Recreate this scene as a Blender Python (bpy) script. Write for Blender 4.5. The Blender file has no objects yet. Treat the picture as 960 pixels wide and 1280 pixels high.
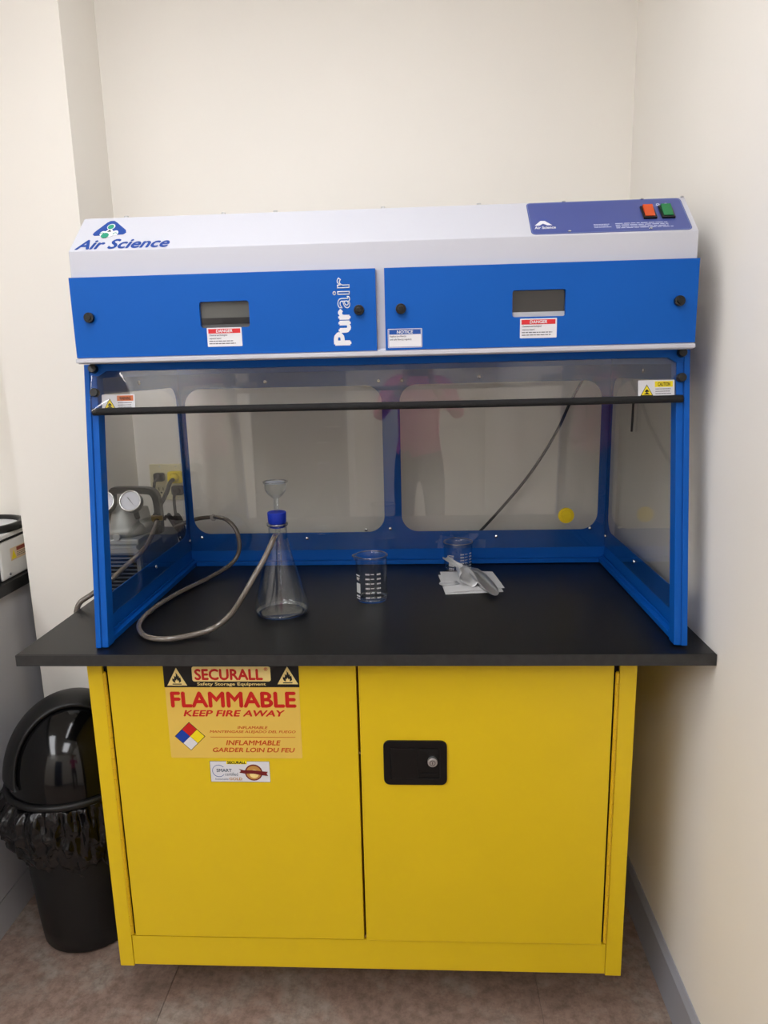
import bpy, bmesh, math, random
from mathutils import Vector, Matrix
random.seed(7)
C = bpy.context.scene.collection
PI = math.pi

# ------------------------------------------------------------------ camera, light, exposure
cam_d = bpy.data.cameras.new('camera'); cam = bpy.data.objects.new('camera', cam_d); C.objects.link(cam)
cam_d.sensor_fit = 'VERTICAL'; cam_d.sensor_height = 36.0; cam_d.lens = 883.16 / 1280 * 36.0
cam_d.clip_start = 0.01; cam_d.clip_end = 50
R = Matrix(((0.99866654, -0.05025861, 0.01179896), (0.04681865, 0.97801711, 0.20320074), (-0.02175218, -0.20237737, 0.979066)))
right, fwd, up = R.col[0], R.col[1], R.col[2]
CM = Matrix((right, up, -fwd)).transposed().to_4x4(); CM.translation = Vector((0.1291, -1.3351, 1.5121))
cam.matrix_world = CM
sc = bpy.context.scene; sc.camera = cam
sc.view_settings.view_transform = 'Standard'; sc.view_settings.look = 'None'
sc.view_settings.gamma = 1.0; sc.view_settings.use_curve_mapping = False
sc.view_settings.exposure = 0.29
world = bpy.data.worlds.new('world'); sc.world = world; world.use_nodes = True
world.node_tree.nodes['Background'].inputs[0].default_value = (0.9, 0.93, 1, 1)
world.node_tree.nodes['Background'].inputs[1].default_value = 0.3
LAMP = 8.0            # strength of the ceiling troffer diffusers
try:
    sc.cycles.max_bounces = 14; sc.cycles.transparent_max_bounces = 24; sc.cycles.transmission_bounces = 12
    sc.cycles.glossy_bounces = 6; sc.cycles.diffuse_bounces = 6
    sc.cycles.sample_clamp_indirect = 6; sc.cycles.use_denoising = True
    sc.cycles.blur_glossy = 0.5
except Exception: pass

# ------------------------------------------------------------------ materials
def lin(c):
    return tuple((x / 255 / 12.92 if x / 255 <= .04045 else ((x / 255 + .055) / 1.055) ** 2.4) for x in c) + (1,)
MC = {}
def mat(name, col, rough=.5, metal=0.0, var=0.0, scale=40, bump=0.0, bscale=200, emit=0, spec=None, coat=0, trans=0, ior=1.45, col2=None):
    if name in MC: return MC[name]
    m = bpy.data.materials.new(name); m.use_nodes = True; nt = m.node_tree; N = nt.nodes; L = nt.links
    b = N['Principled BSDF']; c = lin(col)
    b.inputs['Base Color'].default_value = c; b.inputs['Roughness'].default_value = rough; b.inputs['Metallic'].default_value = metal
    b.inputs['IOR'].default_value = ior
    if spec is not None: b.inputs['Specular IOR Level'].default_value = spec
    if coat: b.inputs['Coat Weight'].default_value = coat; b.inputs['Coat Roughness'].default_value = .08
    if trans: b.inputs['Transmission Weight'].default_value = trans
    if emit:
        b.inputs['Emission Color'].default_value = c; b.inputs['Emission Strength'].default_value = emit
    tc = N.new('ShaderNodeTexCoord')
    if var or col2:
        n = N.new('ShaderNodeTexNoise'); n.inputs['Scale'].default_value = scale; n.inputs['Detail'].default_value = 6
        L.new(tc.outputs['Object'], n.inputs['Vector'])
        mx = N.new('ShaderNodeMix'); mx.data_type = 'RGBA'
        c2 = lin(col2) if col2 else tuple(x * (1 - var) for x in c[:3]) + (1,)
        mx.inputs[6].default_value = c; mx.inputs[7].default_value = c2
        rp = N.new('ShaderNodeMapRange'); rp.inputs[1].default_value = .35; rp.inputs[2].default_value = .65
        L.new(n.outputs['Fac'], rp.inputs[0]); L.new(rp.outputs[0], mx.inputs[0]); L.new(mx.outputs[2], b.inputs['Base Color'])
    if bump:
        n2 = N.new('ShaderNodeTexNoise'); n2.inputs['Scale'].default_value = bscale; n2.inputs['Detail'].default_value = 4
        L.new(tc.outputs['Object'], n2.inputs['Vector'])
        bp = N.new('ShaderNodeBump'); bp.inputs['Strength'].default_value = bump; bp.inputs['Distance'].default_value = .002
        L.new(n2.outputs['Fac'], bp.inputs['Height']); L.new(bp.outputs[0], b.inputs['Normal'])
    MC[name] = m; return m
def pane_mat(name, tint, ior=1.49, extra=0.0, rough=0.0):
    """clear sheet: transparent body with Fresnel reflection"""
    m = bpy.data.materials.new(name); m.use_nodes = True; nt = m.node_tree; N = nt.nodes; L = nt.links; N.clear()
    o = N.new('ShaderNodeOutputMaterial'); t = N.new('ShaderNodeBsdfTransparent'); g = N.new('ShaderNodeBsdfGlossy')
    g.inputs['Roughness'].default_value = rough; t.inputs[0].default_value = tuple(tint) + (1,)
    # Schlick reflectance of a thin sheet, the same from either side
    ge = N.new('ShaderNodeNewGeometry'); dt = N.new('ShaderNodeVectorMath'); dt.operation = 'DOT_PRODUCT'
    L.new(ge.outputs['Normal'], dt.inputs[0]); L.new(ge.outputs['Incoming'], dt.inputs[1])
    def mth(op, i, v2=None, first=None):
        q = N.new('ShaderNodeMath'); q.operation = op; q.use_clamp = op == 'ADD'
        if first is None: L.new(i, q.inputs[0]);
        else: q.inputs[0].default_value = first; L.new(i, q.inputs[1])
        if v2 is not None: q.inputs[1].default_value = v2
        return q.outputs[0]
    f0 = ((ior - 1) / (ior + 1)) ** 2
    c_ = mth('ABSOLUTE', dt.outputs['Value']); o1 = mth('SUBTRACT', c_, first=1.0); p5 = mth('POWER', o1, 5.0); ml = mth('MULTIPLY', p5, 1 - f0)
    a = N.new('ShaderNodeMath'); a.operation = 'ADD'; a.use_clamp = True; a.inputs[1].default_value = f0 + extra; L.new(ml, a.inputs[0])
    x = N.new('ShaderNodeMixShader'); L.new(a.outputs[0], x.inputs[0]); L.new(t.outputs[0], x.inputs[1]); L.new(g.outputs[0], x.inputs[2])
    L.new(x.outputs[0], o.inputs[0]); return m

M_wall = mat('wall_paint', (238, 234, 226), .85, var=.02, scale=3, bump=.08, bscale=350)
M_wallr = M_wall
M_ceil = mat('ceiling_tile_white', (235, 235, 230), .95, bump=.3, bscale=120)
M_base = mat('grey_vinyl_baseboard', (150, 152, 160), .55)
M_yel = mat('yellow_powder_coat', (220, 188, 22), .38, var=.03, scale=6, bump=.05, bscale=500)
M_blue = mat('blue_powder_coat', (0, 83, 170), .5, spec=.25, var=.03, scale=8, bump=.12, bscale=700)
M_white = mat('white_powder_coat', (188, 189, 197), .45, bump=.1, bscale=700)
M_whited = mat('white_plastic', (226, 226, 222), .45)
M_lam = mat('black_laminate', (15, 15, 16), .33, spec=.3, var=.25, scale=260, bump=.12, bscale=500)
M_lamedge = mat('laminate_edge', (46, 46, 46), .5, var=.3, scale=60)
M_black = mat('black_plastic', (9, 9, 10), .3)
M_blackm = mat('black_foam', (22, 22, 23), .8, bump=.6, bscale=300)
M_blackg = mat('gloss_black_plastic', (9, 9, 10), .10)
M_blackt = mat('textured_black_plastic', (13, 13, 14), .45, bump=.1, bscale=150)
M_bag = mat('bin_bag_film', (10, 10, 12), .22, spec=.6)
nt = M_bag.node_tree; N_b = nt.nodes; tcb = N_b.new('ShaderNodeTexCoord'); nz_ = N_b.new('ShaderNodeTexNoise'); nz_.inputs['Scale'].default_value = 9; nz_.inputs['Detail'].default_value = 3
vo = N_b.new('ShaderNodeTexVoronoi'); vo.inputs['Scale'].default_value = 22; ad = N_b.new('ShaderNodeVectorMath'); ad.operation = 'MULTIPLY_ADD'; ad.inputs[1].default_value = (.12, .12, .12)
nt.links.new(tcb.outputs['Object'], nz_.inputs['Vector']); nt.links.new(nz_.outputs['Color'], ad.inputs[0]); nt.links.new(tcb.outputs['Object'], ad.inputs[2]); nt.links.new(ad.outputs[0], vo.inputs['Vector'])
bpb = N_b.new('ShaderNodeBump'); bpb.inputs['Strength'].default_value = .7; bpb.inputs['Distance'].default_value = .012
nt.links.new(vo.outputs['Distance'], bpb.inputs['Height']); nt.links.new(bpb.outputs[0], N_b['Principled BSDF'].inputs['Normal'])
M_gapshade = mat('gap_shade_black', (8, 8, 9), .9)  # near-black colour standing in for the shade inside gaps
M_chrome = mat('chrome', (215, 215, 215), .18, 1)
M_steel = mat('brushed_steel', (205, 205, 205), .33, .9)
M_alu = mat('aluminium_grey', (150, 152, 150), .45, .35)
M_greyp = mat('pump_grey_paint', (128, 130, 130), .5)
M_navyp = mat('pump_slate_shell', (84, 90, 98), .5)
M_brass = mat('brass', (186, 160, 100), .3, .9)
M_cordb = mat('cord_rubber', (30, 30, 32), .55)
M_ivory = mat('ivory_plate', (222, 214, 176), .5)
M_yplug = mat('yellow_plug', (240, 215, 20), .5)
M_ycap = mat('yellow_cap', (235, 205, 25), .45)
M_bstop = mat('blue_rubber', (10, 45, 165), .5)
M_dial = mat('dial_face', (212, 215, 226), .5)
M_benchg = mat('bench_grey', (172, 172, 175), .5)
M_paper = mat('tissue_paper', (236, 236, 236), .9, bump=.3, bscale=90)
M_lwhite = mat('label_white', (216, 216, 220), .5)
M_lblack = mat('label_black', (14, 12, 12), .5)
M_lred = mat('label_red', (196, 24, 18), .5)
M_dred = mat('label_danger_red', (205, 40, 45), .5)
M_lor = mat('label_orange', (196, 72, 14), .5)
M_lora = mat('label_warning_orange', (205, 110, 60), .5)
M_lcream = mat('label_cream', (238, 214, 140), .5)
M_lfilm = mat('label_film', (222, 186, 84), .45)
M_lblue = mat('label_blue', (14, 60, 160), .5)
M_lnavy = mat('notice_blue', (10, 70, 150), .5)
M_lyel = mat('label_yellow', (238, 215, 20), .5)
M_lgold = mat('label_gold', (190, 140, 70), .45)
M_lmar = mat('label_maroon', (110, 24, 28), .5)
M_logo = mat('logo_blue', (14, 62, 142), .45)
M_green = mat('logo_green', (30, 140, 110), .45)
M_navy = mat('control_panel_film', (66, 78, 140), .35)
M_ptxt = mat('panel_print', (205, 210, 230), .5)
M_display = mat('filter_window', (92, 92, 88), .18, spec=.6)
M_display2 = mat('filter_window_dark', (44, 42, 40), .15, spec=.7)
M_grey = mat('grey_metal_inside', (170, 172, 176), .5)
M_swo = mat('orange_rocker', (196, 74, 26), .25)
M_swg = mat('green_rocker', (5, 112, 60), .25)
M_liner = mat('hinge_yellow', (214, 172, 16), .42)
M_pane = pane_mat('clear_acrylic', (.94, .94, .93), extra=.0); M_pane2 = pane_mat('back_acrylic', (.93, .93, .92), extra=.018)
M_sash = pane_mat('sash_acrylic', (.90, .90, .91), extra=.05)
M_glass = pane_mat('borosilicate_glass', (.975, .985, .985), ior=1.5, extra=.0); M_rim = pane_mat('glass_rim_highlight', (.80, .82, .82), ior=1.5, extra=.22)  # rim glass has added reflectance so the edges show bright highlights
M_frost = mat('glass_print', (205, 205, 205), .7)
M_tube = mat('clear_braided_tube', (112, 103, 94), .22, spec=.8, coat=1, trans=.25, ior=1.3)
M_shirt = mat('pink_shirt', (226, 80, 150), .85)
M_skin = mat('skin', (196, 140, 112), .5)
M_hair = mat('dark_hair', (28, 20, 16), .6)
M_jean = mat('dark_trousers', (36, 40, 54), .8)
M_lamp = mat('troffer_diffuser', (250, 251, 255), .5, emit=LAMP)
M_metalw = mat('white_metal_trim', (230, 230, 228), .4)
M_door = mat('dark_blue_door', (50, 62, 84), .5)
M_chip = mat('graduation_white', (230, 230, 230), .6)

def floor_mat():
    m = bpy.data.materials.new('vinyl_slate_tile'); m.use_nodes = True; nt = m.node_tree; N = nt.nodes; L = nt.links
    b = N['Principled BSDF']; b.inputs['Roughness'].default_value = .42
    g = N.new('ShaderNodeNewGeometry')
    n1 = N.new('ShaderNodeTexNoise'); n1.inputs['Scale'].default_value = 5; n1.inputs['Detail'].default_value = 9; n1.inputs['Roughness'].default_value = .68
    n2 = N.new('ShaderNodeTexNoise'); n2.inputs['Scale'].default_value = 38; n2.inputs['Detail'].default_value = 8; n2.inputs['Roughness'].default_value = .75
    L.new(g.outputs['Position'], n1.inputs['Vector']); L.new(g.outputs['Position'], n2.inputs['Vector'])
    r = N.new('ShaderNodeValToRGB'); e = r.color_ramp
    e.elements[0].position = .32; e.elements[0].color = lin((120, 104, 94))
    e.elements[1].position = .70; e.elements[1].color = lin((176, 162, 150))
    k = e.elements.new(.5); k.color = lin((148, 126, 114)); k = e.elements.new(.6); k.color = lin((150, 138, 128))
    L.new(n1.outputs['Fac'], r.inputs[0])
    mx = N.new('ShaderNodeMix'); mx.data_type = 'RGBA'; mx.blend_type = 'MULTIPLY'; mx.inputs[0].default_value = .75
    r2 = N.new('ShaderNodeValToRGB'); r2.color_ramp.elements[0].position = .38; r2.color_ramp.elements[0].color = (.5, .47, .45, 1)
    r2.color_ramp.elements[1].position = .58; r2.color_ramp.elements[1].color = (1, 1, 1, 1)
    L.new(n2.outputs['Fac'], r2.inputs[0]); L.new(r.outputs[0], mx.inputs[6]); L.new(r2.outputs[0], mx.inputs[7])
    oi = N.new('ShaderNodeObjectInfo'); mr = N.new('ShaderNodeMapRange'); mr.inputs[3].default_value = .9; mr.inputs[4].default_value = 1.08
    L.new(oi.outputs['Random'], mr.inputs[0])
    hs = N.new('ShaderNodeHueSaturation'); L.new(mr.outputs[0], hs.inputs['Value']); L.new(mx.outputs[2], hs.inputs['Color'])
    L.new(hs.outputs[0], b.inputs['Base Color'])
    bp = N.new('ShaderNodeBump'); bp.inputs['Strength'].default_value = .15; bp.inputs['Distance'].default_value = .002
    L.new(n2.outputs['Fac'], bp.inputs['Height']); L.new(bp.outputs[0], b.inputs['Normal']); return m
M_floor = floor_mat()
M_grout = mat('tile_joint', (92, 80, 72), .9)

# ------------------------------------------------------------------ helpers
def V(*a): return Vector(a)
def thing(name, label, cat, loc=(0, 0, 0), group=None):
    o = bpy.data.objects.new(name, None); C.objects.link(o); o.location = loc; o.empty_display_size = .05
    o['label'] = label; o['category'] = cat
    if group: o['group'] = group
    return o
def worldloc(o):
    v = V(0, 0, 0)
    while o: v += o.location; o = o.parent
    return v
def obj(name, bm, m, parent=None, smooth=False, label=None, origin=None, bevel=0):
    """link a bmesh built in world coordinates as ONE mesh object"""
    me = bpy.data.meshes.new(name)
    if isinstance(bm, bmesh.types.BMesh):
        bmesh.ops.recalc_face_normals(bm, faces=bm.faces)
        bm.to_mesh(me); bm.free()
    else: me = bm
    base = worldloc(parent) if parent else V(0, 0, 0)
    og = V(*origin) if origin else base
    me.transform(Matrix.Translation(-og))
    ms = m if isinstance(m, (list, tuple)) else [m]
    for x in ms: me.materials.append(x)
    if smooth:
        for p in me.polygons: p.use_smooth = True
    o = bpy.data.objects.new(name, me); C.objects.link(o); o.parent = parent; o.location = og - base
    if bevel:
        md = o.modifiers.new('bevel', 'BEVEL'); md.width = bevel; md.segments = 2; md.limit_method = 'ANGLE'; md.angle_limit = .6
    elif smooth == 'auto':
        pass
    if label: o['label'] = label
    return o
def tag(o, label, cat, group=None):
    o['label'] = label; o['category'] = cat
    if group: o['group'] = group
    return o
def struct(name, bm, m, **k):
    o = obj(name, bm, m, None, **k); o['kind'] = 'structure'; return o
def BM(): return bmesh.new()
def box(bm, x0, y0, z0, x1, y1, z1, mi=0):
    v = [bm.verts.new((x, y, z)) for x in (x0, x1) for y in (y0, y1) for z in (z0, z1)]
    for f in ((0, 1, 3, 2), (4, 6, 7, 5), (0, 4, 5, 1), (2, 3, 7, 6), (0, 2, 6, 4), (1, 5, 7, 3)):
        fc = bm.faces.new([v[i] for i in f]); fc.material_index = mi
    return bm
def bx(*a): return box(BM(), *a)
def prism(bm, pts, axis, a, b, mi=0):
    """extrude a 2-D outline along axis from a to b"""
    def P(u, v, t): return {'x': (t, u, v), 'y': (u, t, v), 'z': (u, v, t)}[axis]
    n = len(pts); A = [bm.verts.new(P(u, v, a)) for u, v in pts]; B = [bm.verts.new(P(u, v, b)) for u, v in pts]
    bm.faces.new(A).material_index = mi; bm.faces.new(B[::-1]).material_index = mi
    for i in range(n): bm.faces.new((A[i], A[(i + 1) % n], B[(i + 1) % n], B[i])).material_index = mi
    return bm
def rrect(x0, y0, x1, y1, r, n=5):
    out = []
    for cx, cy, a in ((x1 - r, y1 - r, 0), (x0 + r, y1 - r, 90), (x0 + r, y0 + r, 180), (x1 - r, y0 + r, 270)):
        for i in range(n + 1):
            t = math.radians(a + 90 * i / n); out.append((cx + r * math.cos(t), cy + r * math.sin(t)))
    return out
def cyl(bm, p0, p1, r0, r1=None, n=20, cap=True):
    p0, p1 = V(*p0), V(*p1); r1 = r0 if r1 is None else r1; d = (p1 - p0).normalized()
    a = d.orthogonal().normalized(); b = d.cross(a)
    A = [bm.verts.new(p0 + (a * math.cos(2 * PI * i / n) + b * math.sin(2 * PI * i / n)) * r0) for i in range(n)]
    B = [bm.verts.new(p1 + (a * math.cos(2 * PI * i / n) + b * math.sin(2 * PI * i / n)) * r1) for i in range(n)]
    for i in range(n): bm.faces.new((A[i], A[(i + 1) % n], B[(i + 1) % n], B[i]))
    if cap: bm.faces.new(A[::-1]); bm.faces.new(B)
    return bm
def lathe(bm, prof, cx, cy, n=40, closed=False, spout=None):
    """revolve (r,z) profile about the vertical through (cx,cy)"""
    rings = []
    for r, z in prof:
        if r < 1e-6: rings.append([bm.verts.new((cx, cy, z))])
        else:
            ring = []
            for i in range(n):
                a = 2 * PI * i / n; rr = r
                if spout: rr = spout(r, z, a)
                ring.append(bm.verts.new((cx + rr * math.cos(a), cy + rr * math.sin(a), z)))
            rings.append(ring)
    pairs = list(zip(rings, rings[1:])) + ([(rings[-1], rings[0])] if closed else [])
    for A, B in pairs:
        for i in range(n):
            j = (i + 1) % n
            if len(A) == 1 and len(B) == 1: continue
            if len(A) == 1: bm.faces.new((A[0], B[j], B[i]))
            elif len(B) == 1: bm.faces.new((A[i], A[j], B[0]))
            else: bm.faces.new((A[i], A[j], B[j], B[i]))
    return bm
def spline(pts, sub=8):
    P = [V(*p) for p in pts]; P = [P[0] * 2 - P[1]] + P + [P[-1] * 2 - P[-2]]; out = []
    for i in range(1, len(P) - 2):
        for k in range(sub):
            t = k / sub; a, b, c, d = P[i - 1:i + 3]
            out.append(.5 * ((2 * b) + (c - a) * t + (2 * a - 5 * b + 4 * c - d) * t * t + (3 * b - a - 3 * c + d) * t ** 3))
    out.append(P[-2]); return out
def tube(bm, pts, r, n=10, sub=8, smooth=True, cap=True):
    S = spline(pts, sub) if smooth else [V(*p) for p in pts]
    prev = None; ref = None
    for i, p in enumerate(S):
        d = (S[min(i + 1, len(S) - 1)] - S[max(i - 1, 0)]).normalized()
        if ref is None: ref = d.orthogonal().normalized()
        ref = (ref - d * ref.dot(d)).normalized(); b = d.cross(ref)
        rr = r(i / (len(S) - 1)) if callable(r) else r
        ring = [bm.verts.new(p + (ref * math.cos(2 * PI * k / n) + b * math.sin(2 * PI * k / n)) * rr) for k in range(n)]
        if prev:
            for k in range(n): bm.faces.new((prev[k], prev[(k + 1) % n], ring[(k + 1) % n], ring[k]))
        elif cap: bm.faces.new(ring[::-1])
        prev = ring
    if cap: bm.faces.new(prev)
    return bm
def sphere(bm, c, r, su=16, sv=10, sc3=(1, 1, 1)):
    m = Matrix.Translation(c) @ Matrix.Diagonal((r * sc3[0], r * sc3[1], r * sc3[2], 1))
    bmesh.ops.create_uvsphere(bm, u_segments=su, v_segments=sv, radius=1, matrix=m); return bm

class Plane:
    """flat print laid on a surface: O origin, U to the right, W up, N outward; x,y in metres"""
    def __init__(s, O, U, W): s.O = V(*O); s.U = V(*U).normalized(); s.W = V(*W).normalized(); s.N = s.U.cross(s.W)
    def p(s, x, y, h): return s.O + s.U * x + s.W * y + s.N * h
    def poly(s, bm, pts, h, t=.0003, mi=0):
        A = [bm.verts.new(s.p(x, y, h)) for x, y in pts]; B = [bm.verts.new(s.p(x, y, h + t)) for x, y in pts]; n = len(pts)
        bm.faces.new(A).material_index = mi; bm.faces.new(B[::-1]).material_index = mi
        for i in range(n): bm.faces.new((A[i], A[(i + 1) % n], B[(i + 1) % n], B[i])).material_index = mi
        return bm
    def rect(s, bm, x0, y0, x1, y1, h, t=.0003, r=0):
        return s.poly(bm, rrect(x0, y0, x1, y1, r) if r else [(x0, y0), (x1, y0), (x1, y1), (x0, y1)], h, t)
    def disc(s, bm, cx, cy, r, h, ry=None, n=24, t=.0003):
        return s.poly(bm, [(cx + r * math.cos(2 * PI * i / n), cy + (ry or r) * math.sin(2 * PI * i / n)) for i in range(n)], h, t)
    def ring(s, bm, cx, cy, r0, r1, h, a0=0, a1=360, n=28):
        for i in range(n):
            a, b = math.radians(a0 + (a1 - a0) * i / n), math.radians(a0 + (a1 - a0) * (i + 1) / n)
            s.poly(bm, [(cx + r0 * math.cos(a), cy + r0 * math.sin(a)), (cx + r1 * math.cos(a), cy + r1 * math.sin(a)),
                        (cx + r1 * math.cos(b), cy + r1 * math.sin(b)), (cx + r0 * math.cos(b), cy + r0 * math.sin(b))], h)
        return bm
    def text(s, body, x0, y0, x1, y1, h, bold=0.0, shear=0.0, rot=0, outline=0, space=1.0, res=3):
        cu = bpy.data.curves.new('t', 'FONT'); cu.body = body; cu.size = 1; cu.shear = shear
        cu.resolution_u = res; cu.space_character = space
        if outline: cu.fill_mode = 'NONE'; cu.bevel_depth = outline; cu.bevel_resolution = 0
        o = bpy.data.objects.new('t', cu); C.objects.link(o); dg = bpy.context.evaluated_depsgraph_get()
        me = bpy.data.meshes.new_from_object(o.evaluated_get(dg)); bpy.data.objects.remove(o); bpy.data.curves.remove(cu)
        xs = [v.co.x for v in me.vertices]; ys = [v.co.y for v in me.vertices]
        ax, bxx, ay, by = min(xs), max(xs), min(ys), max(ys)
        src = [v.co.copy() for v in me.vertices]
        W_, H_ = bxx - ax + 2 * bold, by - ay + 2 * bold; shifts = [(0, 0)] if not bold or outline else [(bold, 0), (-bold, 0), (0, bold), (0, -bold)]
        if outline: W_, H_ = bxx - ax, by - ay
        bm = BM(); k0 = 0
        for kk, (qx, qy) in enumerate(shifts):
            bm.from_mesh(me); bm.verts.ensure_lookup_table()
            for n_, c in enumerate(src):
                e_ = 0 if len(shifts) == 1 else bold
                u = (c.x - ax + e_ + qx) / (W_ if len(shifts) > 1 else bxx - ax); w = (c.y - ay + e_ + qy) / (H_ if len(shifts) > 1 else by - ay); hz = c.z * .02 if outline else 0
                if rot: u, w = 1 - w, u
                bm.verts[k0 + n_].co = s.p(x0 + (x1 - x0) * u, y0 + (y1 - y0) * w, h + hz + .00015 + .00006 * kk)
            k0 += len(src)
        bm.to_mesh(me); bm.free()
        return me
def merge(*mes):
    bm = BM()
    for m in mes:
        if isinstance(m, bmesh.types.BMesh):
            t = bpy.data.meshes.new('t'); m.to_mesh(t); m.free(); m = t
        bm.from_mesh(m); bpy.data.meshes.remove(m)
    me = bpy.data.meshes.new('merged'); bm.to_mesh(me); bm.free(); return me
def lines(P, x0, x1, ys, hh, h, seed=1):
    """small print too fine to read: rows of short word-length bars"""
    rn = random.Random(seed); bm = BM()
    for y in ys:
        x = x0; end = x1 - rn.random() * (x1 - x0) * .2
        while x < end:
            w = rn.uniform(.05, .14) * (x1 - x0); P.rect(bm, x, y - hh / 2, min(x + w, end), y + hh / 2, h, .0001); x += w + .018 * (x1 - x0)
    return bm

ZT = .9418          # worktop height
# ------------------------------------------------------------------ the setting
XR, YB, ZC, XL, YF = .713, .76, 2.75, -2.6, -3.6
struct('floor', bx(XL - .1, YF - .1, -.06, XR + .1, YB + .1, -.003), M_grout)
fl = bpy.data.objects['floor']
TW = .4572; TX = .9144; tx0 = -.5085 - 2 * TX; ty0 = .1 - 8 * TW - .16
tbm = prism(BM(), rrect(0.0004, 0.0005, TW - .0004, TW - .0005, .0008, 1), 'z', -.003, 0)
tme = bpy.data.meshes.new('tile'); bmesh.ops.recalc_face_normals(tbm, faces=tbm.faces); tbm.to_mesh(tme); tbm.free(); tme.materials.append(M_floor)
for i in range(-2, 5):
    for j in range(-1, 11):
        x, y = tx0 + i * TX, ty0 + j * TW
        xa, xb, ya, yb = max(x, XL), min(x + TX, XR), max(y, YF), min(y + TW, YB)
        if xb - xa < .02 or yb - ya < .02: continue
        o = bpy.data.objects.new('tile', tme); C.objects.link(o); o.parent = fl; o.location = (xa, ya, 0)
        o.scale = ((xb - xa) / TW, (yb - ya) / TW, 1)
struct('ceiling', bx(XL - .1, YF - .1, ZC, XR + .1, YB + .1, ZC + .1), M_ceil)
struct('wall_back', bx(XL - .1, YB, 0, XR + .1, YB + .1, ZC), M_wall)
struct('wall_right', bx(XR, YF - .1, 0, XR + .1, YB, ZC), M_wallr)
struct('wall_left', bx(XL - .1, YF - .1, 0, XL, YB, ZC), M_wall)
struct('wall_front', bx(XL, YF - .1, 0, XR, YF, ZC), M_wall)
struct('wall_pillar', bx(-.983, .545, 0, -.728, YB, ZC), M_wall)
def basep(): return [(0, 0), (.011, 0), (.011, .112), (.003, .1285), (0, .1285)]
struct('baseboard_right', prism(BM(), [(XR - u, v) for u, v in basep()], 'y', YF, YB), M_base)
struct('baseboard_back', prism(BM(), [(YB - u, v) for u, v in basep()], 'x', -.728, XR - .011), M_base)
struct('baseboard_pillar', prism(BM(), [(.545 - u, v) for u, v in basep()], 'x', -.983, -.728), M_base)
struct('baseboard_front', prism(BM(), [(YF + u, v) for u, v in basep()], 'x', -.45, XR - .011), M_base)
# door and fittings behind the camera, seen only in reflections
struct('door_1', bx(-1.35, YF, 0, -.5, YF + .045, 2.05), M_door)
d1 = bpy.data.objects['door_1']
obj('door_handle', merge(cyl(BM(), (-.57, YF + .045, 1.0), (-.57, YF + .1, 1.0), .011), cyl(BM(), (-.57, YF + .095, 1.0), (-.70, YF + .095, 1.0), .009)), M_chrome, d1)
struct('trim_1', merge(bx(-1.41, YF, 0, -1.352, YF + .06, 2.11), bx(-.498, YF, 0, -.44, YF + .06, 2.11), bx(-1.352, YF, 2.052, -.498, YF + .06, 2.11)), M_metalw)
# ceiling troffers
LABL = ['recessed ceiling light nearest the fume hood on the left side', 'recessed ceiling light nearest the fume hood on the right side',
        'recessed ceiling light far behind the camera on the left', 'recessed ceiling light far behind the camera on the right']
for k, (x, y) in enumerate(((-1.80, -1.75), (-.28, -.68), (-1.80, -2.95), (-.28, -2.35))):
    t = thing('ceiling_light', LABL[k], 'ceiling light', (x, y, ZC), 'recessed ceiling lights')
    f = BM()
    for a in ((-.31, -.61, .31, -.59), (-.31, .59, .31, .61), (-.31, -.59, -.29, .59), (.29, -.59, .31, .59)): box(f, x + a[0], y + a[1], ZC - .02, x + a[2], y + a[3], ZC)
    obj('frame', f, M_metalw, t); obj('diffuser', bx(x - .29, y - .59, ZC - .014, x + .29, y + .59, ZC - .002), M_lamp, t)

# ------------------------------------------------------------------ countertop
t = thing('countertop', 'black laminate countertop resting on the yellow cabinet under the hood', 'countertop', (0, .38, ZT - .0245))
obj('slab', bx(-.711, .002, ZT - .0245, .711, YB - .002, ZT), M_lam, t, bevel=.0012)
obj('edge_band', bx(-.7112, 0, ZT - .0242, .7112, .0022, ZT - .0006), M_lamedge, t, label='dark grey laminate edge strip')

# ------------------------------------------------------------------ flammable cabinet
YC = .0483; CX0, CX1 = -.5873, .5739; CZ0, CZ1 = .141, ZT - .0245
cab = thing('safety_cabinet', 'yellow two-door flammable storage cabinet under the black countertop', 'cabinet', (0, .3, CZ0))
b = BM()
box(b, CX0, YC + .002, CZ0, CX0 + .002, .60, CZ1); box(b, CX1 - .002, YC + .002, CZ0, CX1, .60, CZ1)
box(b, CX0 + .002, .598, CZ0, CX1 - .002, .60, CZ1); box(b, CX0 + .002, YC + .002, CZ1 - .002, CX1 - .002, .598, CZ1)
box(b, CX0 + .002, YC + .002, CZ0 + .02, CX1 - .002, .598, CZ0 + .022)
obj('body', b, M_yel, cab)
# front frame: wide stiles, sill, thin head
DL, DR, DZ0, DZ1, GX = -.5445, .5285, .2265, .8975, -.0068
b = BM(); box(b, CX0, YC, CZ0, -.5545, YC + .03, CZ1 - .0001)
obj('stile', b, M_yel, cab, bevel=.001)
b = BM(); box(b, .5385, YC, CZ0, CX1, YC + .03, CZ1 - .0001)
obj('stile', b, M_yel, cab, bevel=.001)
b = BM(); box(b, -.5535, YC + .001, CZ0 + .004, .5375, YC + .03, DZ0 - .004); obj('sill', b, M_yel, cab, bevel=.001)
b = BM(); box(b, DL - .0005, YC + .002, DZ1 + .003, DR + .0005, YC + .03, CZ1 - .0001); obj('head_rail', b, M_yel, cab, bevel=.001)
obj('door', bx(-.5425, YC - .002, DZ0, GX - .002, YC + .038, DZ1), M_yel, cab, bevel=.0015, label='left yellow door carrying the warning labels')
dr = obj('door', bx(GX + .003, YC - .002, DZ0 - .002, .5265, YC + .038, DZ1), M_yel, cab, bevel=.0015, label='right yellow door with a black recessed latch')
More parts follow.
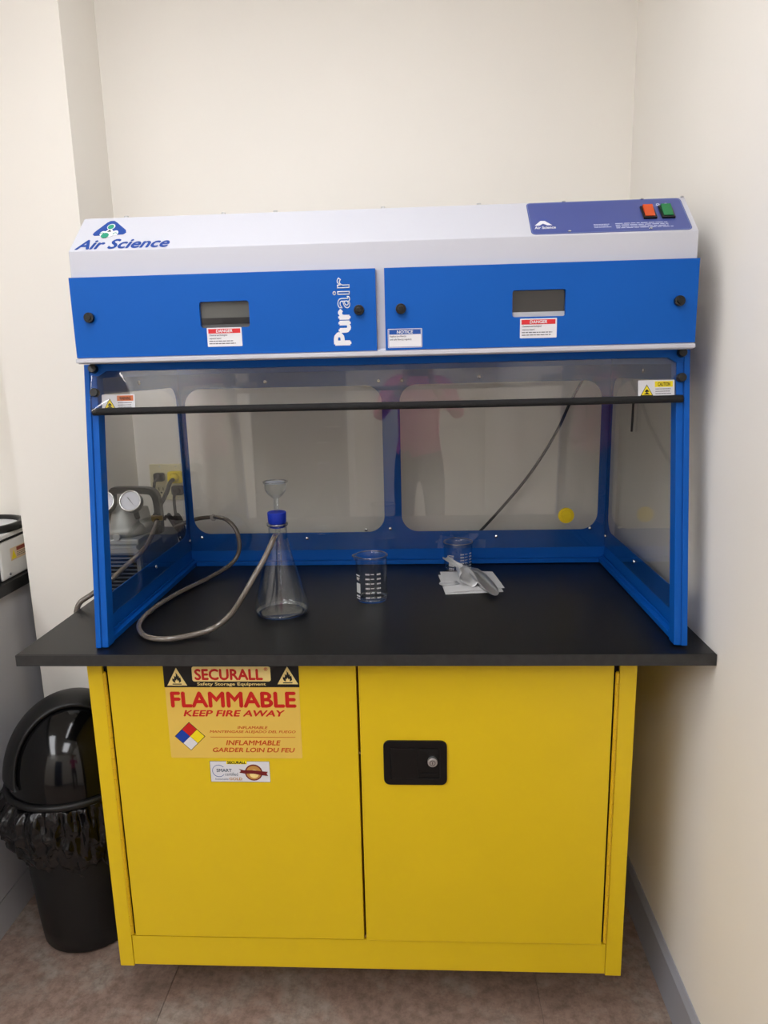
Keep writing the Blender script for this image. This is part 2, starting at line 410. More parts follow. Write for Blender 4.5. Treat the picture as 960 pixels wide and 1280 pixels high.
for xa, xb in ((-.5545, -.5425), (.5265, .5385)): obj('hinge_shade_strip', bx(xa, YC + .0075, DZ0 - .003, xb, YC + .030, CZ1 - .0002), M_gapshade, cab)  # near-black strips painted in as the shadow line beside the knuckles
obj('interior_shadow_gap', bx(GX - .02, YC + .04, DZ0, GX + .02, YC + .042, DZ1), M_gapshade, cab)
for k in range(2):
    obj('gasket_clip', bx(GX - .0015, YC + .004, (.690, .2275)[k], GX + .0025, YC + .012, (.696, .234)[k]), M_brass, cab)
# hinges: a stack of knuckles
for s, hx_ in ((-1, -.5500), (1, .5340)):
    h = obj('hinge', cyl(BM(), (hx_, YC - .0002, DZ0 + .002), (hx_, YC - .0002, DZ1 - .014), .0028, n=10), M_liner, cab, smooth=True)
    km = bpy.data.meshes.new('knuckle'); kb = cyl(BM(), (0, 0, 0), (0, 0, .0235), .0041, n=10); kb.to_mesh(km); kb.free(); km.materials.append(M_liner)
    base = worldloc(h)
    for k in range(26):
        o = bpy.data.objects.new('knuckle', km); C.objects.link(o); o.parent = h; o.location = V(hx_, YC - .0002, DZ0 + .003 + k * .0251) - base
# latch: black recessed paddle and key lock
lx0, lx1, lz0, lz1 = .0454, .1815, .6235, .7275; yl = YC - .002
b = BM()
out = rrect(lx0, lz0, lx1, lz1, .013); inn = rrect(lx0 + .014, lz0 + .013, lx1 - .015, lz1 - .016, .005)
def frame_ring(bm, O, I, y0, y1, ax='y'):
    n = len(O); f = (lambda p, y: (p[0], y, p[1])) if ax == 'y' else (lambda p, y: (y, p[0], p[1]))
    A = [bm.verts.new(f(p, y0)) for p in O]; B = [bm.verts.new(f(p, y0)) for p in I]
    A2 = [bm.verts.new(f(p, y1)) for p in O]; B2 = [bm.verts.new(f(p, y1)) for p in I]
    for i in range(n):
        j = (i + 1) % n
        bm.faces.new((A[i], A[j], B[j], B[i])); bm.faces.new((A2[i], B2[i], B2[j], A2[j]))
        bm.faces.new((A[i], A2[i], A2[j], A[j])); bm.faces.new((B[i], B[j], B2[j], B2[i]))
    return bm
frame_ring(b, out, inn, yl - .004, yl - .0001)
box(b, lx0 + .013, yl - .0012, lz0 + .012, lx1 - .013, yl - .0002, lz1 - .014)
lt = obj('latch', b, M_black, dr, bevel=.0008, label='black recessed latch plate')
obj('paddle', bx(.0605, yl - .0045, .6385, .120, yl - .001, .7105), M_black, dr, bevel=.0015)
b = BM(); P = Plane((0, yl - .0014, 0), (1, 0, 0), (0, 0, 1))
obj('latch_ridge', P.poly(BM(), [(.1245, .7085), (.163, .7085), (.163, .6985), (.133, .6985)], 0, .002), M_blackt, dr)
obj('latch_ridge', P.rect(BM(), .1265, .6475, .163, .650, 0, .002), M_blackt, dr)
obj('latch_ridge', P.rect(BM(), .064, .637, .166, .639, 0, .0025), M_blackt, dr)
b = cyl(BM(), (.1505, yl - .001, .6795), (.1505, yl - .009, .6795), .0105, n=24); cyl(b, (.1505, yl - .009, .6795), (.1505, yl - .0105, .6795), .0085, n=24)
lk = obj('key_lock', b, M_steel, dr, bevel=.0006, label='round metal key lock')
obj('keyhole', merge(P.ring(BM(), .1505, .6795, .0052, .0062, .0092), P.rect(BM(), .1498, .6765, .1512, .6825, .0092)), M_lblack, lk)
# feet under the cabinet
for x in (CX0 + .07, CX1 - .07):
    for y in (.36, .54): obj('foot', merge(cyl(BM(), (x, y, .0), (x, y, .02), .022), cyl(BM(), (x, y, .02), (x, y, CZ0 + .02), .009)), M_black, cab)
# main warning label
P = Plane((0, yl - .0002, 0), (1, 0, 0), (0, 0, 1))
wl = obj('warning_label', P.rect(BM(), -.4196, .683, -.1305, .8984, 0, .0003, .003), M_lfilm, cab, label='large translucent flammable warning label')
obj('banner', P.rect(BM(), -.4206, .8492, -.1295, .8984, .0003), M_lblack, wl)
obj('nameplate', P.rect(BM(), -.3585, .8624, -.1898, .8965, .0006, .0003, .005), M_lcream, wl)
obj('brand_lettering', merge(P.text('SECURALL', -.3533, .8655, -.2065, .8915, .0009, bold=.035), P.text('\u00ae', -.2035, .8868, -.1955, .8944, .0009, bold=.01)), M_lred, wl)
obj('subtitle_lettering', P.text('Safety Storage Equipment', -.3489, .8512, -.2009, .8603, .0006, bold=.02), M_lcream, wl)
for x0, x1, z0, z1 in ((-.4137, -.3707, .8531, .8935), (-.176, -.1317, .8562, .8965)):
    obj('triangle', P.poly(BM(), [(x0, z0), (x1, z0), ((x0 + x1) / 2, z1)], .0006), M_lcream, wl); fb = BM()
    cx, s = (x0 + x1) / 2, (x1 - x0) / 44
    fl_ = [(-7, 6), (-10, 11), (-9.5, 17), (-7, 14), (-5, 18), (-6, 23), (-2, 20), (-1, 26), (-2, 31), (2, 26), (3, 21), (5, 23), (5.5, 17), (8, 19), (9, 13), (9.5, 9), (7, 6), (4, 5), (5, 9), (3, 12), (2, 9), (0, 15), (-2, 10), (-3.5, 12), (-4, 8), (-3, 5)]
    P.poly(fb, [(cx + u * s, z0 + .002 + w * s * .92) for u, w in fl_], .0009)
    P.rect(fb, cx - 10 * s, z0 + .0025, cx + 10 * s, z0 + .0045, .0009)
    obj('flame_symbol', fb, M_lblack, wl)
obj('headline', P.text('FLAMMABLE', -.4099, .8022, -.138, .8393, .0003, bold=.035), M_lred, wl)
obj('headline', P.text('KEEP FIRE AWAY', -.3844, .7814, -.1632, .7963, .0003, bold=.03, shear=.22), M_lred, wl)
obj('translation', merge(P.text('INFLAMABLE', -.2686, .7523, -.2026, .7589, .0003, bold=.015, shear=.2), P.text('MANTENGASE ALEJADO DEL FUEGO', -.3298, .7412, -.1424, .7488, .0003, bold=.015, shear=.2),
    P.text('INFLAMMABLE', -.296, .7139, -.1761, .7258, .0003, bold=.025, shear=.2), P.text('GARDER LOIN DU FEU', -.3262, .6973, -.146, .7081, .0003, bold=.025, shear=.2),
    P.rect(BM(), -.329, .7325, -.1436, .7335, .0003)), M_lor, wl)
cx, cz, r = -.374, .7345, .0325
obj('diamond_edge', P.poly(BM(), [(cx, cz - r - .0012), (cx + r + .0012, cz), (cx, cz + r + .0012), (cx - r - .0012, cz)], .0003, .0001), M_lblack, wl)
for nm, m_, (u, w) in (('diamond_red', M_lred, (0, .5)), ('diamond_blue', M_lblue, (-.5, 0)), ('diamond_yellow', M_lyel, (.5, 0)), ('diamond_white', M_lwhite, (0, -.5))):
    q = r * .5 - .0005; a, c = cx + u * r, cz + w * r
    obj(nm, P.poly(BM(), [(a, c - q), (a + q, c), (a, c + q), (a - q, c)], .0005), m_, wl)
# small certificate label
cl = obj('certificate_label', P.rect(BM(), -.3355, .6253, -.2035, .6754, 0, .0003), M_lwhite, cab, label='small white certification label')
obj('label_edge', merge(*[P.rect(BM(), *q, .0003, .0001) for q in ((-.3355, .6253, -.2035, .6259), (-.3355, .6748, -.2035, .6754), (-.3355, .6253, -.3349, .6754), (-.2041, .6253, -.2035, .6754))]), M_lblack, cl)
obj('name_patch', P.rect(BM(), -.2985, .6685, -.2535, .6768, .0004), M_lyel, cl)
obj('brand_lettering', P.text('SECURALL', -.2965, .6693, -.2552, .6760, .0007, bold=.045), M_lblack, cl)
b = P.ring(BM(), -.3165, .6520, .0135, .0145, .0003, 40, 320)
obj('arc_mark', b, M_logo, cl)
obj('certificate_lettering', merge(P.text('SMART', -.3215, .6495, -.2875, .6575, .0006, bold=.02), P.text('certified', -.303, .6405, -.2745, .6485, .0006), P.text('Sustainable', -.3255, .6305, -.2965, .6345, .0006)), mat('label_slate', (60, 80, 100), .5), cl)
obj('gold_lettering', P.text('GOLD', -.2945, .6300, -.2655, .6366, .0006, bold=.02), M_lgold, cl)
obj('seal', P.disc(BM(), -.2395, .6485, .0195, .0003), M_lmar, cl); obj('seal_centre', P.disc(BM(), -.2395, .6485, .0165, .0006), M_lgold, cl)
obj('seal_disc', P.disc(BM(), -.2385, .6455, .0100, .0009), M_lcream, cl)
obj('ribbon', P.poly(BM(), [(-.2715, .6575), (-.2610, .6545), (-.2395, .6545), (-.2200, .6520), (-.2080, .6510), (-.2110, .6465), (-.2080, .6410), (-.2230, .6430), (-.2395, .6465), (-.2600, .6465), (-.2710, .6485), (-.2670, .6530)], .0012), M_lmar, cl)

# ------------------------------------------------------------------ fume hood
HX0, HX1, HXC = -.554, .6652, .0556
Y0, YBK = .0354, .6739
hood = thing('fume_hood', 'blue and white benchtop fume hood standing on the black countertop', 'fume hood', (HX0, .35, ZT))
SL = .1416
def yf(z): return Y0 + SL * (z - ZT)           # leaning front plane
ZH = 1.528                                       # underside of the header
# header housing (white)
hx0, hx1 = -.5426, .6537
prof = [(.0680, 1.5285), (.0680, 1.5410), (.0773, 1.5430), (.0773, 1.742), (.163, 1.8182), (.655, 1.8182), (.655, 1.5285)]
hdr = obj('header_housing', prism(BM(), prof, 'x', hx0, hx1), M_white, hood, bevel=.0012, label='white upper housing with sloping top')
obj('lower_lip', bx(hx0 - .0005, .060, 1.5305, hx1 + .0005, .0675, 1.5385), M_white, hood, bevel=.001)
obj('header_vent_cover', bx(hx0 + .02, .30, 1.8185, hx1 - .02, .60, 1.832), M_white, hood)
# filter doors
def filter_door(x0, x1, wx0, wx1, wz0, wz1, dm, lab, knobs):
    b = BM(); z0, z1, ya, yb2 = 1.5405, 1.6922, .0655, .0765
    n = 5; O = []
    I = rrect(wx0, wz0, wx1, wz1, .005, n)
    for cxq, czq, a in ((x1, z1, 0), (x0, z1, 1), (x0, z0, 2), (x1, z0, 3)):
        O += [(cxq, czq)] * (n + 1)
    # ring of quads between outline and window
    pts = I; N_ = len(pts)
    A = [b.verts.new((p[0], ya, p[1])) for p in pts]; B = [b.verts.new((p[0], yb2, p[1])) for p in pts]
    cor = [b.verts.new((x, y, z)) for y in (ya, yb2) for x, z in ((x1, z1), (x0, z1), (x0, z0), (x1, z0))]
    for i in range(N_):
        j = (i + 1) % N_; ci = i // (n + 1); cj = j // (n + 1)
        b.faces.new((A[i], A[j], B[j], B[i]))
        if ci == cj:
            b.faces.new((A[i], A[j], cor[ci])); b.faces.new((B[i], B[j], cor[4 + ci]))
        else:
            b.faces.new((A[i], A[j], cor[cj], cor[ci])); b.faces.new((B[i], B[j], cor[4 + cj], cor[4 + ci]))
    for i in range(4):
        j = (i + 1) % 4; b.faces.new((cor[i], cor[j], cor[4 + j], cor[4 + i]))
    d = obj('filter_door', b, M_blue, hood, label=lab)
    obj('filter_window', bx(wx0 - .003, .0740, wz0 - .003, wx1 + .003, .0745, wz1 + .003), dm, d)
    if dm is M_display2: obj('window_ledge', bx(wx0 + .001, .0700, wz0, wx1 - .001, .0738, wz0 + .009), M_grey, d)
    else: obj('window_ledge', bx(wx0 + .001, .0725, wz0 + .007, wx1 - .001, .0738, wz0 + .019), M_display2, d)
    for kx in knobs:
        k = cyl(BM(), (kx, ya, 1.6165), (kx, ya - .008, 1.6165), .0098, n=24); cyl(k, (kx, ya - .008, 1.6165), (kx, ya - .010, 1.6165), .0055, n=20)
        obj('door_knob', k, M_black, d, bevel=.001)
    return d
dl = filter_door(hx0, .0520, -.2905, -.1935, 1.5912, 1.6405, M_display, 'left blue filter door with grey window', (-.508, .0195))
dr2 = filter_door(.0690, hx1 + .001, .3108, .4108, 1.5955, 1.6445, M_display2, 'right blue filter door with dark window', (.0995, .6205))
PD = Plane((0, .0655, 0), (1, 0, 0), (0, 0, 1))
obj('logo_lettering', PD.text('Pur', -.0310, 1.5515, .0030, 1.6200, .0001, bold=.05, rot=1), M_lwhite, dl)
obj('logo_outline', PD.text('air', -.0305, 1.6205, .0030, 1.6775, .0001, rot=1, outline=.018, bold=.02), M_lwhite, dl)
def small_label(P, x0, z0, x1, z1, head, hm, hc, rows, nm, par, h=.0, side=None, seed=1, lab=None, body=None):
    w, hh = x1 - x0, z1 - z0
    s = obj(nm, P.rect(BM(), x0, z0, x1, z1, h, .0003, .0015), M_lwhite, par, label=lab)
    L_ = x0 + w * (side or .05)
    hz = z1 - hh * (.30 if not side else .33)
    target = s
    if par.parent is not None and par.parent.parent is not None: target = par
    bar = P.rect(BM(), L_ if side else x0 + w * .04, hz, x1 - w * .04, z1 - hh * .06, h + .0003)
    obj('banner', bar, hm, target)
    hw_ = w * (.38 if side is None else .3)
    cxm = (L_ + x1) / 2 if side else (x0 + x1) / 2
    obj('heading', P.text(head, cxm - hw_ / 1.6, hz + hh * .04, cxm + hw_ / 1.6, z1 - hh * .09, h + .0006, bold=.03, shear=.1), hc, target)
    mats = []
    if body:
        y = hz - hh * .05
        for t_ in body:
            y1 = y; y -= hh * .115
            mats.append(P.text(t_, L_ + w * .01, y, L_ + w * min(.80, .023 * len(t_)), y1, h + .0003, bold=.02)); y -= hh * .05
        rz = [y - hh * .03, y - hh * .16][:rows]
    else: rz = [hz - hh * (.10 + .13 * i) for i in range(rows)]
    if rz: mats.append(lines(P, L_, x1 - w * .08, rz, hh * .045, h + .0003, seed))
    obj('small_print', merge(*mats), mat('print_grey', (84, 84, 92), .6), target)
    return s, target
small_label(PD, -.2787, 1.5555, -.2103, 1.5912, 'DANGER', M_dred, M_lwhite, 2, 'danger_sticker', dl, body=['Chemical and biological', 'exposure hazard'], seed=2)
small_label(PD, .3258, 1.5560, .3952, 1.5922, 'DANGER', M_dred, M_lwhite, 2, 'danger_sticker', dr2, body=['Chemical and biological', 'exposure hazard'], seed=3)
s_, t_ = small_label(PD, .0735, 1.5443, .1395, 1.5800, 'NOTICE', M_lnavy, M_lwhite, 0, 'notice_sticker', dr2, body=['Replace pre-filter(s)', 'and safe filter(s) regularly'])
b = BM(); e = .0008
for q in ((.0745, 1.5453, .1385, 1.5453 + e), (.0745, 1.5790 - e, .1385, 1.5790), (.0745, 1.5453, .0745 + e, 1.5790), (.1385 - e, 1.5453, .1385, 1.5790)): PD.rect(b, *q, .0005, .0001)
obj('sticker_border', b, M_lnavy, dr2)
# sloping top: logo and control panel
import mathutils
sd = V(0, .163 - .0773, 1.8182 - 1.742).normalized()
PS = Plane((0, .0773, 1.742), (1, 0, 0), (sd.x, sd.y, sd.z))
obj('brand_lettering', PS.text('Air Science', -.5325, .0042, -.3465, .0375, .0003, bold=.03, shear=.25), M_logo, hdr)
tri = [(-.5095, .0560), (-.5075, .0640), (-.4900, .0970), (-.4845, .1025), (-.4765, .1025), (-.4705, .0970), (-.4450, .0680), (-.4425, .0590), (-.4470, .0530), (-.5050, .0510)]
obj('brand_emblem', PS.poly(BM(), tri, .0003), M_logo, hdr)
wb = PS.disc(BM(), -.4780, .0810, .0080, .0006, ry=.0098); PS.disc(wb, -.4890, .0575, .0062, .0006, ry=.0085); PS.disc(wb, -.4645, .0585, .0062, .0006, ry=.0085)
PS.poly(wb, [(-.4880, .0600), (-.4800, .0740), (-.4760, .0740), (-.4660, .0600), (-.4690, .0460), (-.4870, .0460)], .00055)
obj('emblem_ring', wb, M_lwhite, hdr)
b = PS.disc(BM(), -.4782, .0800, .0062, .0009, ry=.0080); PS.disc(b, -.4830, .0500, .0078, .0012, ry=.0088); PS.ring(b, -.4640, .0550, .003, .0048, .0009, 20, 200); PS.ring(b, -.4905, .0560, .003, .0048, .0009, 0, 180)
obj('emblem_dot', b, M_green, hdr)
obj('emblem_mark', PS.poly(BM(), [(-.4815, .0630), (-.4735, .0630), (-.4775, .0700)], .0009), M_lblack, hdr)
cp = obj('control_panel', PS.rect(BM(), .3470, .0040, .6440, .1120, .0002, .0006, .009), M_navy, hood, label='dark blue control panel film')
b = BM(); O_ = rrect(.3485, .0055, .6425, .1105, .008); I_ = rrect(.3493, .0063, .6417, .1097, .0072); n = len(O_)
for i in range(n):
    j = (i + 1) % n; PS.poly(b, [O_[i], O_[j], I_[j], I_[i]], .0008, .0001)
obj('panel_border', b, mat('panel_line', (120, 135, 175), .4), cp)
b = BM(); PS.poly(b, [(.3560, .0330), (.3680, .0480), (.3760, .0480), (.3885, .0330), (.3800, .0330), (.3720, .0390), (.3650, .0330)], .0008); 
obj('panel_logo', merge(b, PS.text('Air Science', .3545, .0210, .3945, .0300, .0008, bold=.03, shear=.15)), M_lwhite, cp)
obj('panel_small_print', merge(lines(PS, .4657, .4990, (.0300, .0255, .0205), .0014, .0008, 5), lines(PS, .5060, .6210, (.0310, .0260, .0210, .0165), .0014, .0008, 6)), M_ptxt, cp)
b = PS.ring(BM(), .5975, .0915, .0022, .0032, .0008); PS.rect(b, .5930, .0870, .6010, .0882, .0008); PS.ring(b, .6130, .0915, .0022, .0034, .0008); PS.rect(b, .5700, .0905, .5815, .0915, .0008); PS.rect(b, .5720, .0880, .5800, .0888, .0008)
obj('switch_symbol', b, M_ptxt, cp)
for x, m_, lb in ((.5735, M_swo, 'orange power rocker switch'), (.6075, M_swg, 'green light rocker switch')):
    s = obj('rocker_switch', PS.rect(BM(), x - .0125, .0420, x + .0125, .0825, .0008, .004, .001), M_black, hood, label=lb, bevel=.0006)
    b = BM(); A = [PS.p(x + sx * .009, y, h) for y, h in ((.0465, .0048), (.0785, .0048), (.0785, .0100), (.0620, .0075), (.0465, .0062)) for sx in (-1, 1)]
    v = [b.verts.new(p) for p in A]
    for i in range(5):
        j = (i + 1) % 5; b.faces.new((v[2 * i], v[2 * i + 1], v[2 * j + 1], v[2 * j]))
    b.faces.new([v[2 * i] for i in range(5)]); b.faces.new([v[2 * i + 1] for i in range(5)][::-1])
    obj('rocker', b, m_, s)
for (x, y) in ((.4204, .1130), (.5711, .1120), (.4180, .0105), (.5678, .0105), (.6490, .1150)):
    obj('screw', sphere(BM(), PS.p(x, y, .001), .0038, 12, 8, (1, 1, .55)), M_chrome, hood)
for x in (-.457, -.257, -.1513, .0656, .2554):
    obj('top_bolt', cyl(BM(), (x, .168, 1.8182), (x, .168, 1.8215), .0045, n=12), M_steel, hood)
# posts: leaning front posts, outer strip proud of the inner one
def post(xo, xm, xi):
    b = BM()
    for xa, xb, dy in ((xo, xm, -.004), (xm, xi, .000)):
        a, c = min(xa, xb), max(xa, xb)
        prism(b, [(yf(ZT) + dy, ZT + .002), (yf(ZH) + dy, ZH), (yf(ZH) + .030, ZH), (yf(ZT) + .030, ZT + .002)], 'x', a, c)
    return b
pl_ = obj('front_post', post(HX0, -.5430, -.5290), M_blue, hood, bevel=.0012)
pr_ = obj('front_post', post(HX1, .6540, .6400), M_blue, hood, bevel=.0012)
# darker blue line: shade painted into the joint between the strips
for x in (-.5430, .6540):
    obj('post_shade_line', prism(BM(), [(yf(ZT) - .0008, ZT + .004), (yf(ZH) - .0008, ZH), (yf(ZH) + .0005, ZH), (yf(ZT) + .0005, ZT + .004)], 'x', x - .0009, x + .0009), mat('channel_shadow_blue', (0, 60, 130), .5), hood)
# side frames with rounded window opening (outline leans with the front)
def side_frame(x0, x1):
    ob = [(yf(ZT) + .028, ZT), (yf(ZH) + .028, ZH), (YBK - .001, ZH), (YBK - .001, ZT)]
    zi0, zi1, yb_ = 1.036, 1.4655, .6560; n = 7; r = .042
    I = []
    for k, (cyq, czq, a) in enumerate(((yb_ - r, zi1 - r, 0), (yf(zi1) + .032 + r, zi1 - r, 90), (yf(zi0) + .032 + r, zi0 + r, 180), (yb_ - r, zi0 + r, 270))):
        for i in range(n + 1):
            t = math.radians(a + 90 * i / n); I.append((cyq + r * math.cos(t), czq + r * math.sin(t)))
    cor = [ob[2], ob[1], ob[0], ob[3]]
    b = BM(); A = [b.verts.new((x0, *p)) for p in I]; B = [b.verts.new((x1, *p)) for p in I]
    cr = [b.verts.new((x, *p)) for x in (x0, x1) for p in cor]; N_ = len(I)
    for i in range(N_):
        j = (i + 1) % N_; ci, cj = i // (n + 1), j // (n + 1); b.faces.new((A[i], A[j], B[j], B[i]))
        for F, o_ in ((A, 0), (B, 4)):
            if ci == cj: b.faces.new((F[i], F[j], cr[o_ + ci]))
            else: b.faces.new((F[i], F[j], cr[o_ + cj], cr[o_ + ci]))
    for i in range(4): j = (i + 1) % 4; b.faces.new((cr[i], cr[j], cr[4 + j], cr[4 + i]))
    return b
sl = obj('side_frame', side_frame(HX0 + .0005, HX0 + .003), M_blue, hood)
sr = obj('side_frame', side_frame(HX1 - .003, HX1 - .0005), M_blue, hood)
def side_pane(x0, x1):
    return prism(BM(), [(yf(.990) + .029, .990), (yf(1.50) + .029, 1.50), (.6700, 1.50), (.6700, .990)], 'x', x0, x1)
# one sheet of acrylic lies inside each side frame
obj('side_pane', side_pane(HX0 + .0032, HX0 + .0062), M_pane, hood, label='clear left side pane')
obj('side_pane', side_pane(HX1 - .0062, HX1 - .0032), M_pane, hood, label='clear right side pane')
# base ledges: a low inward flange all round
for xa, xb in ((HX0 + .0005, HX0 + .020), (HX1 - .020, HX1 - .0005)):
    obj('base_ledge', bx(xa, yf(ZT) + .003, ZT, xb, YBK, ZT + .012), M_blue, hood, bevel=.001)
for xa, xb in ((HX0 + .0063, HX0 + .0090), (HX1 - .0090, HX1 - .0063)):
    obj('pane_retainer', bx(xa, yf(ZT) + .030, ZT + .012, xb, YBK, ZT + .018), M_blue, hood)
for xs, sg in ((HX0 + .0064, 1), (HX1 - .0064, -1)):
    for y, z in ((.380, 1.021), (.655, 1.020), (.380, 1.4850)):
        b = sphere(BM(), (xs + sg * .0012, y, z), .0052, 12, 8, (.6, 1, 1)); obj('screw', b, M_chrome, hood)
# back panel with two rounded windows
ox = [HX0 + .0005, .0524, HX1 - .0005]; zi0, zi1 = 1.036, 1.4585
def back_half(xa, xb, wa, wb_, mirror):
    b = BM(); n = 8; I = rrect(wa, zi0, wb_, zi1, .048, n)
    cor = [(xb, 1.5285), (xa, 1.5285), (xa, ZT), (xb, ZT)]
    A = [b.verts.new((p[0], YBK, p[1])) for p in I]; B = [b.verts.new((p[0], YBK + .002, p[1])) for p in I]
    cr = [b.verts.new((p[0], y, p[1])) for y in (YBK, YBK + .002) for p in cor]; N_ = len(I)
    for i in range(N_):
        j = (i + 1) % N_; ci, cj = i // (n + 1), j // (n + 1); b.faces.new((A[i], A[j], B[j], B[i]))
        for F, o_ in ((A, 0), (B, 4)):
            if ci == cj: b.faces.new((F[i], F[j], cr[o_ + ci]))
            else: b.faces.new((F[i], F[j], cr[o_ + cj], cr[o_ + ci]))
    for i in range(4): j = (i + 1) % 4; b.faces.new((cr[i], cr[j], cr[4 + j], cr[4 + i]))
    return b
obj('back_frame', merge(back_half(ox[0], ox[1], -.5360, .0275, 0), back_half(ox[1], ox[2], .0778, .6390, 1)), M_blue, hood)
obj('back_pane', bx(HX0 + .004, YBK - .0035, .985, HX1 - .004, YBK - .0006, 1.500), M_pane2, hood, label='clear back pane')
obj('back_ledge', bx(HX0 + .021, YBK - .018, ZT, HX1 - .021, YBK - .0037, ZT + .012), M_blue, hood, bevel=.001)
for x, z in ((-.5150, 1.026), (-.4215 + .22, 1.020), (-.0268, 1.0444), (.0435, 1.0461), (.3501, 1.0189), (.6180, 1.0400), (.0202, 1.4700), (.0853, 1.4700), (-.30, 1.4750), (.30, 1.4750)):
    obj('screw', sphere(BM(), (x, YBK - .0045, z), .0050, 12, 8, (1, .6, 1)), M_chrome, hood)
# yellow port cap on the back pane
b = cyl(BM(), (.5485, YBK - .004, 1.0790), (.5485, YBK - .010, 1.0790), .0225, n=32); cyl(b, (.5485, YBK - .010, 1.0790), (.5485, YBK - .014, 1.0790), .0165, .0155, n=32)
obj('port_cap', b, M_ycap, hood, bevel=.001, label='round yellow port cap')
obj('hose_grommet', cyl(BM(), (-.4755, YBK - .0045, 1.0868), (-.4755, YBK - .0075, 1.0868), .0100, n=20), mat('grommet', (150, 146, 140), .4), hood)
# front sash: top bar with gussets, acrylic, foam seal and knobs
PF = Plane((0, yf(ZT), ZT), (1, 0, 0), (0, SL, 1))
def fz(z): return (z - ZT) * math.sqrt(1 + SL * SL)
b = BM(); q = [(-.5420, fz(1.5280)), (.6530, fz(1.5280)), (.6530, fz(1.5105)), (.6290, fz(1.5105)), (.6215, fz(1.5135)), (.6140, fz(1.5180)), (-.5030, fz(1.5140)), (-.5110, fz(1.5105)), (-.5170, fz(1.5040)), (-.5420, fz(1.5040))]
PF.poly(b, [(-.5425, fz(1.5280)), (-.5425, fz(1.5040)), (-.5240, fz(1.5040)), (-.5080, fz(1.5140)), (.6220, fz(1.5140)), (.6380, fz(1.5040)), (.6535, fz(1.5040)), (.6535, fz(1.5280))], .0005, .0015)
obj('sash_top_bar', b, M_blue, hood)
# acrylic sheet, slightly curled at its lower left corner
b = BM(); nx, nz = 90, 24; G = []
for j in range(nz + 1):
    row = []
    for i in range(nx + 1):
        x = -.5400 + (1.1930) * (i / nx) ** 1.6; z = 1.430 + (1.5255 - 1.430) * j / nz
        d = max(0.0, 1 - math.hypot((x + .5400) / .085, (z - 1.430) / .110)); h = -.0025 + .0190 * d ** 1.25
        row.append(b.verts.new(PF.p(x, fz(z), h)))
    G.append(row)
for j in range(nz):
    for i in range(nx): b.faces.new((G[j][i], G[j][i + 1], G[j + 1][i + 1], G[j + 1][i]))
obj('sash_pane', b, M_sash, hood, smooth=True, label='clear hinged sash pane above the black seal')
obj('seal_bar', tube(BM(), [(-.5370, yf(1.4325) - .006, 1.4325), (-.2, yf(1.4325) - .0065, 1.4330), (.2, yf(1.4325) - .006, 1.4322), (.6500, yf(1.4325) - .006, 1.4335)], .0076, n=12, sub=10), M_blackm, hood, smooth=True, label='black foam edge seal')
for x, z in ((-.5335, 1.5185), (-.5320, 1.4705), (.6485, 1.5215), (.6475, 1.4735)):
    p0, p1 = PF.p(x, fz(z), .001), PF.p(x, fz(z), .013)
    obj('sash_knob', cyl(BM(), p0, p1, .0092, .0085, n=20), M_black, hood, bevel=.001)
obj('side_knob', merge(cyl(BM(), (HX0, .105, 1.2560), (HX0 - .006, .105, 1.2560), .0035, n=14)), M_black, hood)
# caution stickers on the sash
s1 = obj('caution_sticker', PF.rect(BM(), .5655, fz(1.4330), .6365, fz(1.4705), .0003, .0003, .0018), M_lwhite, hood, label='yellow headed caution sticker at the right')
def sticker_art(P, par, x0, z0, x1, z1, hm, seed, head, hcol):
    w, h = x1 - x0, z1 - z0; k = .0006
    tc = x0 + w * .24
    obj('triangle_edge', P.poly(BM(), [(tc - .0125, z0 + h * .27), (tc + .0125, z0 + h * .27), (tc, z1 - h * .20)], k), M_lblack, par)
    obj('warning_triangle', P.poly(BM(), [(tc - .0105, z0 + h * .30), (tc + .0105, z0 + h * .30), (tc, z1 - h * .26)], k + .0003), M_lyel, par)
    b = BM(); P.disc(b, tc, z0 + h * .5, .0028, k + .0006, n=10); P.ring(b, tc, z0 + h * .42, .0030, .0048, k + .0006, 20, 160, 8); P.poly(b, [(tc - .006, z0 + h * .34), (tc + .006, z0 + h * .34), (tc, z0 + h * .44)], k + .0006)
    obj('pictogram', b, M_lblack, par)
    obj('banner', P.rect(BM(), x0 + w * .46, z1 - h * .33, x1 - w * .05, z1 - h * .06, k), hm, par)
    obj('heading', P.text(head, x0 + w * .54, z1 - h * .29, x1 - w * .12, z1 - h * .11, k + .0003, bold=.03, shear=.1), hcol, par)
    obj('small_print', lines(P, x0 + w * .48, x1 - w * .08, [z1 - h * (.42 + .11 * i) for i in range(5)], h * .035, k, seed), mat('print_grey', (84, 84, 92), .6), par)
sticker_art(PF, s1, .5655, fz(1.4290), .6365, fz(1.4705), M_lyel, 4, 'CAUTION', M_lblack)
s2 = obj('caution_sticker', PF.rect(BM(), -.5205, fz(1.4330), -.4510, fz(1.4665), .0003, .0003, .0018), M_lwhite, hood, label='orange headed warning sticker at the left')
sticker_art(PF, s2, -.5205, fz(1.4260), -.4510, fz(1.4665), M_lora, 8, 'WARNING', M_lblack)
obj('side_rod', tube(BM(), [(HX1 - .012, .430, 1.415), (HX1 - .012, .4315, 1.375), (HX1 - .012, .433, 1.338)], .0028, n=8), M_cordb, hood, smooth=True)  # short thin dark rod beside the right side pane
hood.rotation_euler = (0, -math.radians(.13), 0)

# power cord behind the hood
tag(obj('black_cable', tube(BM(), [(.640, .705, 1.530), (.600, .708, 1.475), (.560, .712, 1.400), (.528, .715, 1.325), (.480, .716, 1.240), (.420, .716, 1.155), (.325, .714, 1.045), (.240, .710, .960), (.232, .712, .9475)], .0042, n=10), M_cordb, smooth=True), 'black power cord hanging diagonally behind the fume hood back pane', 'cord')

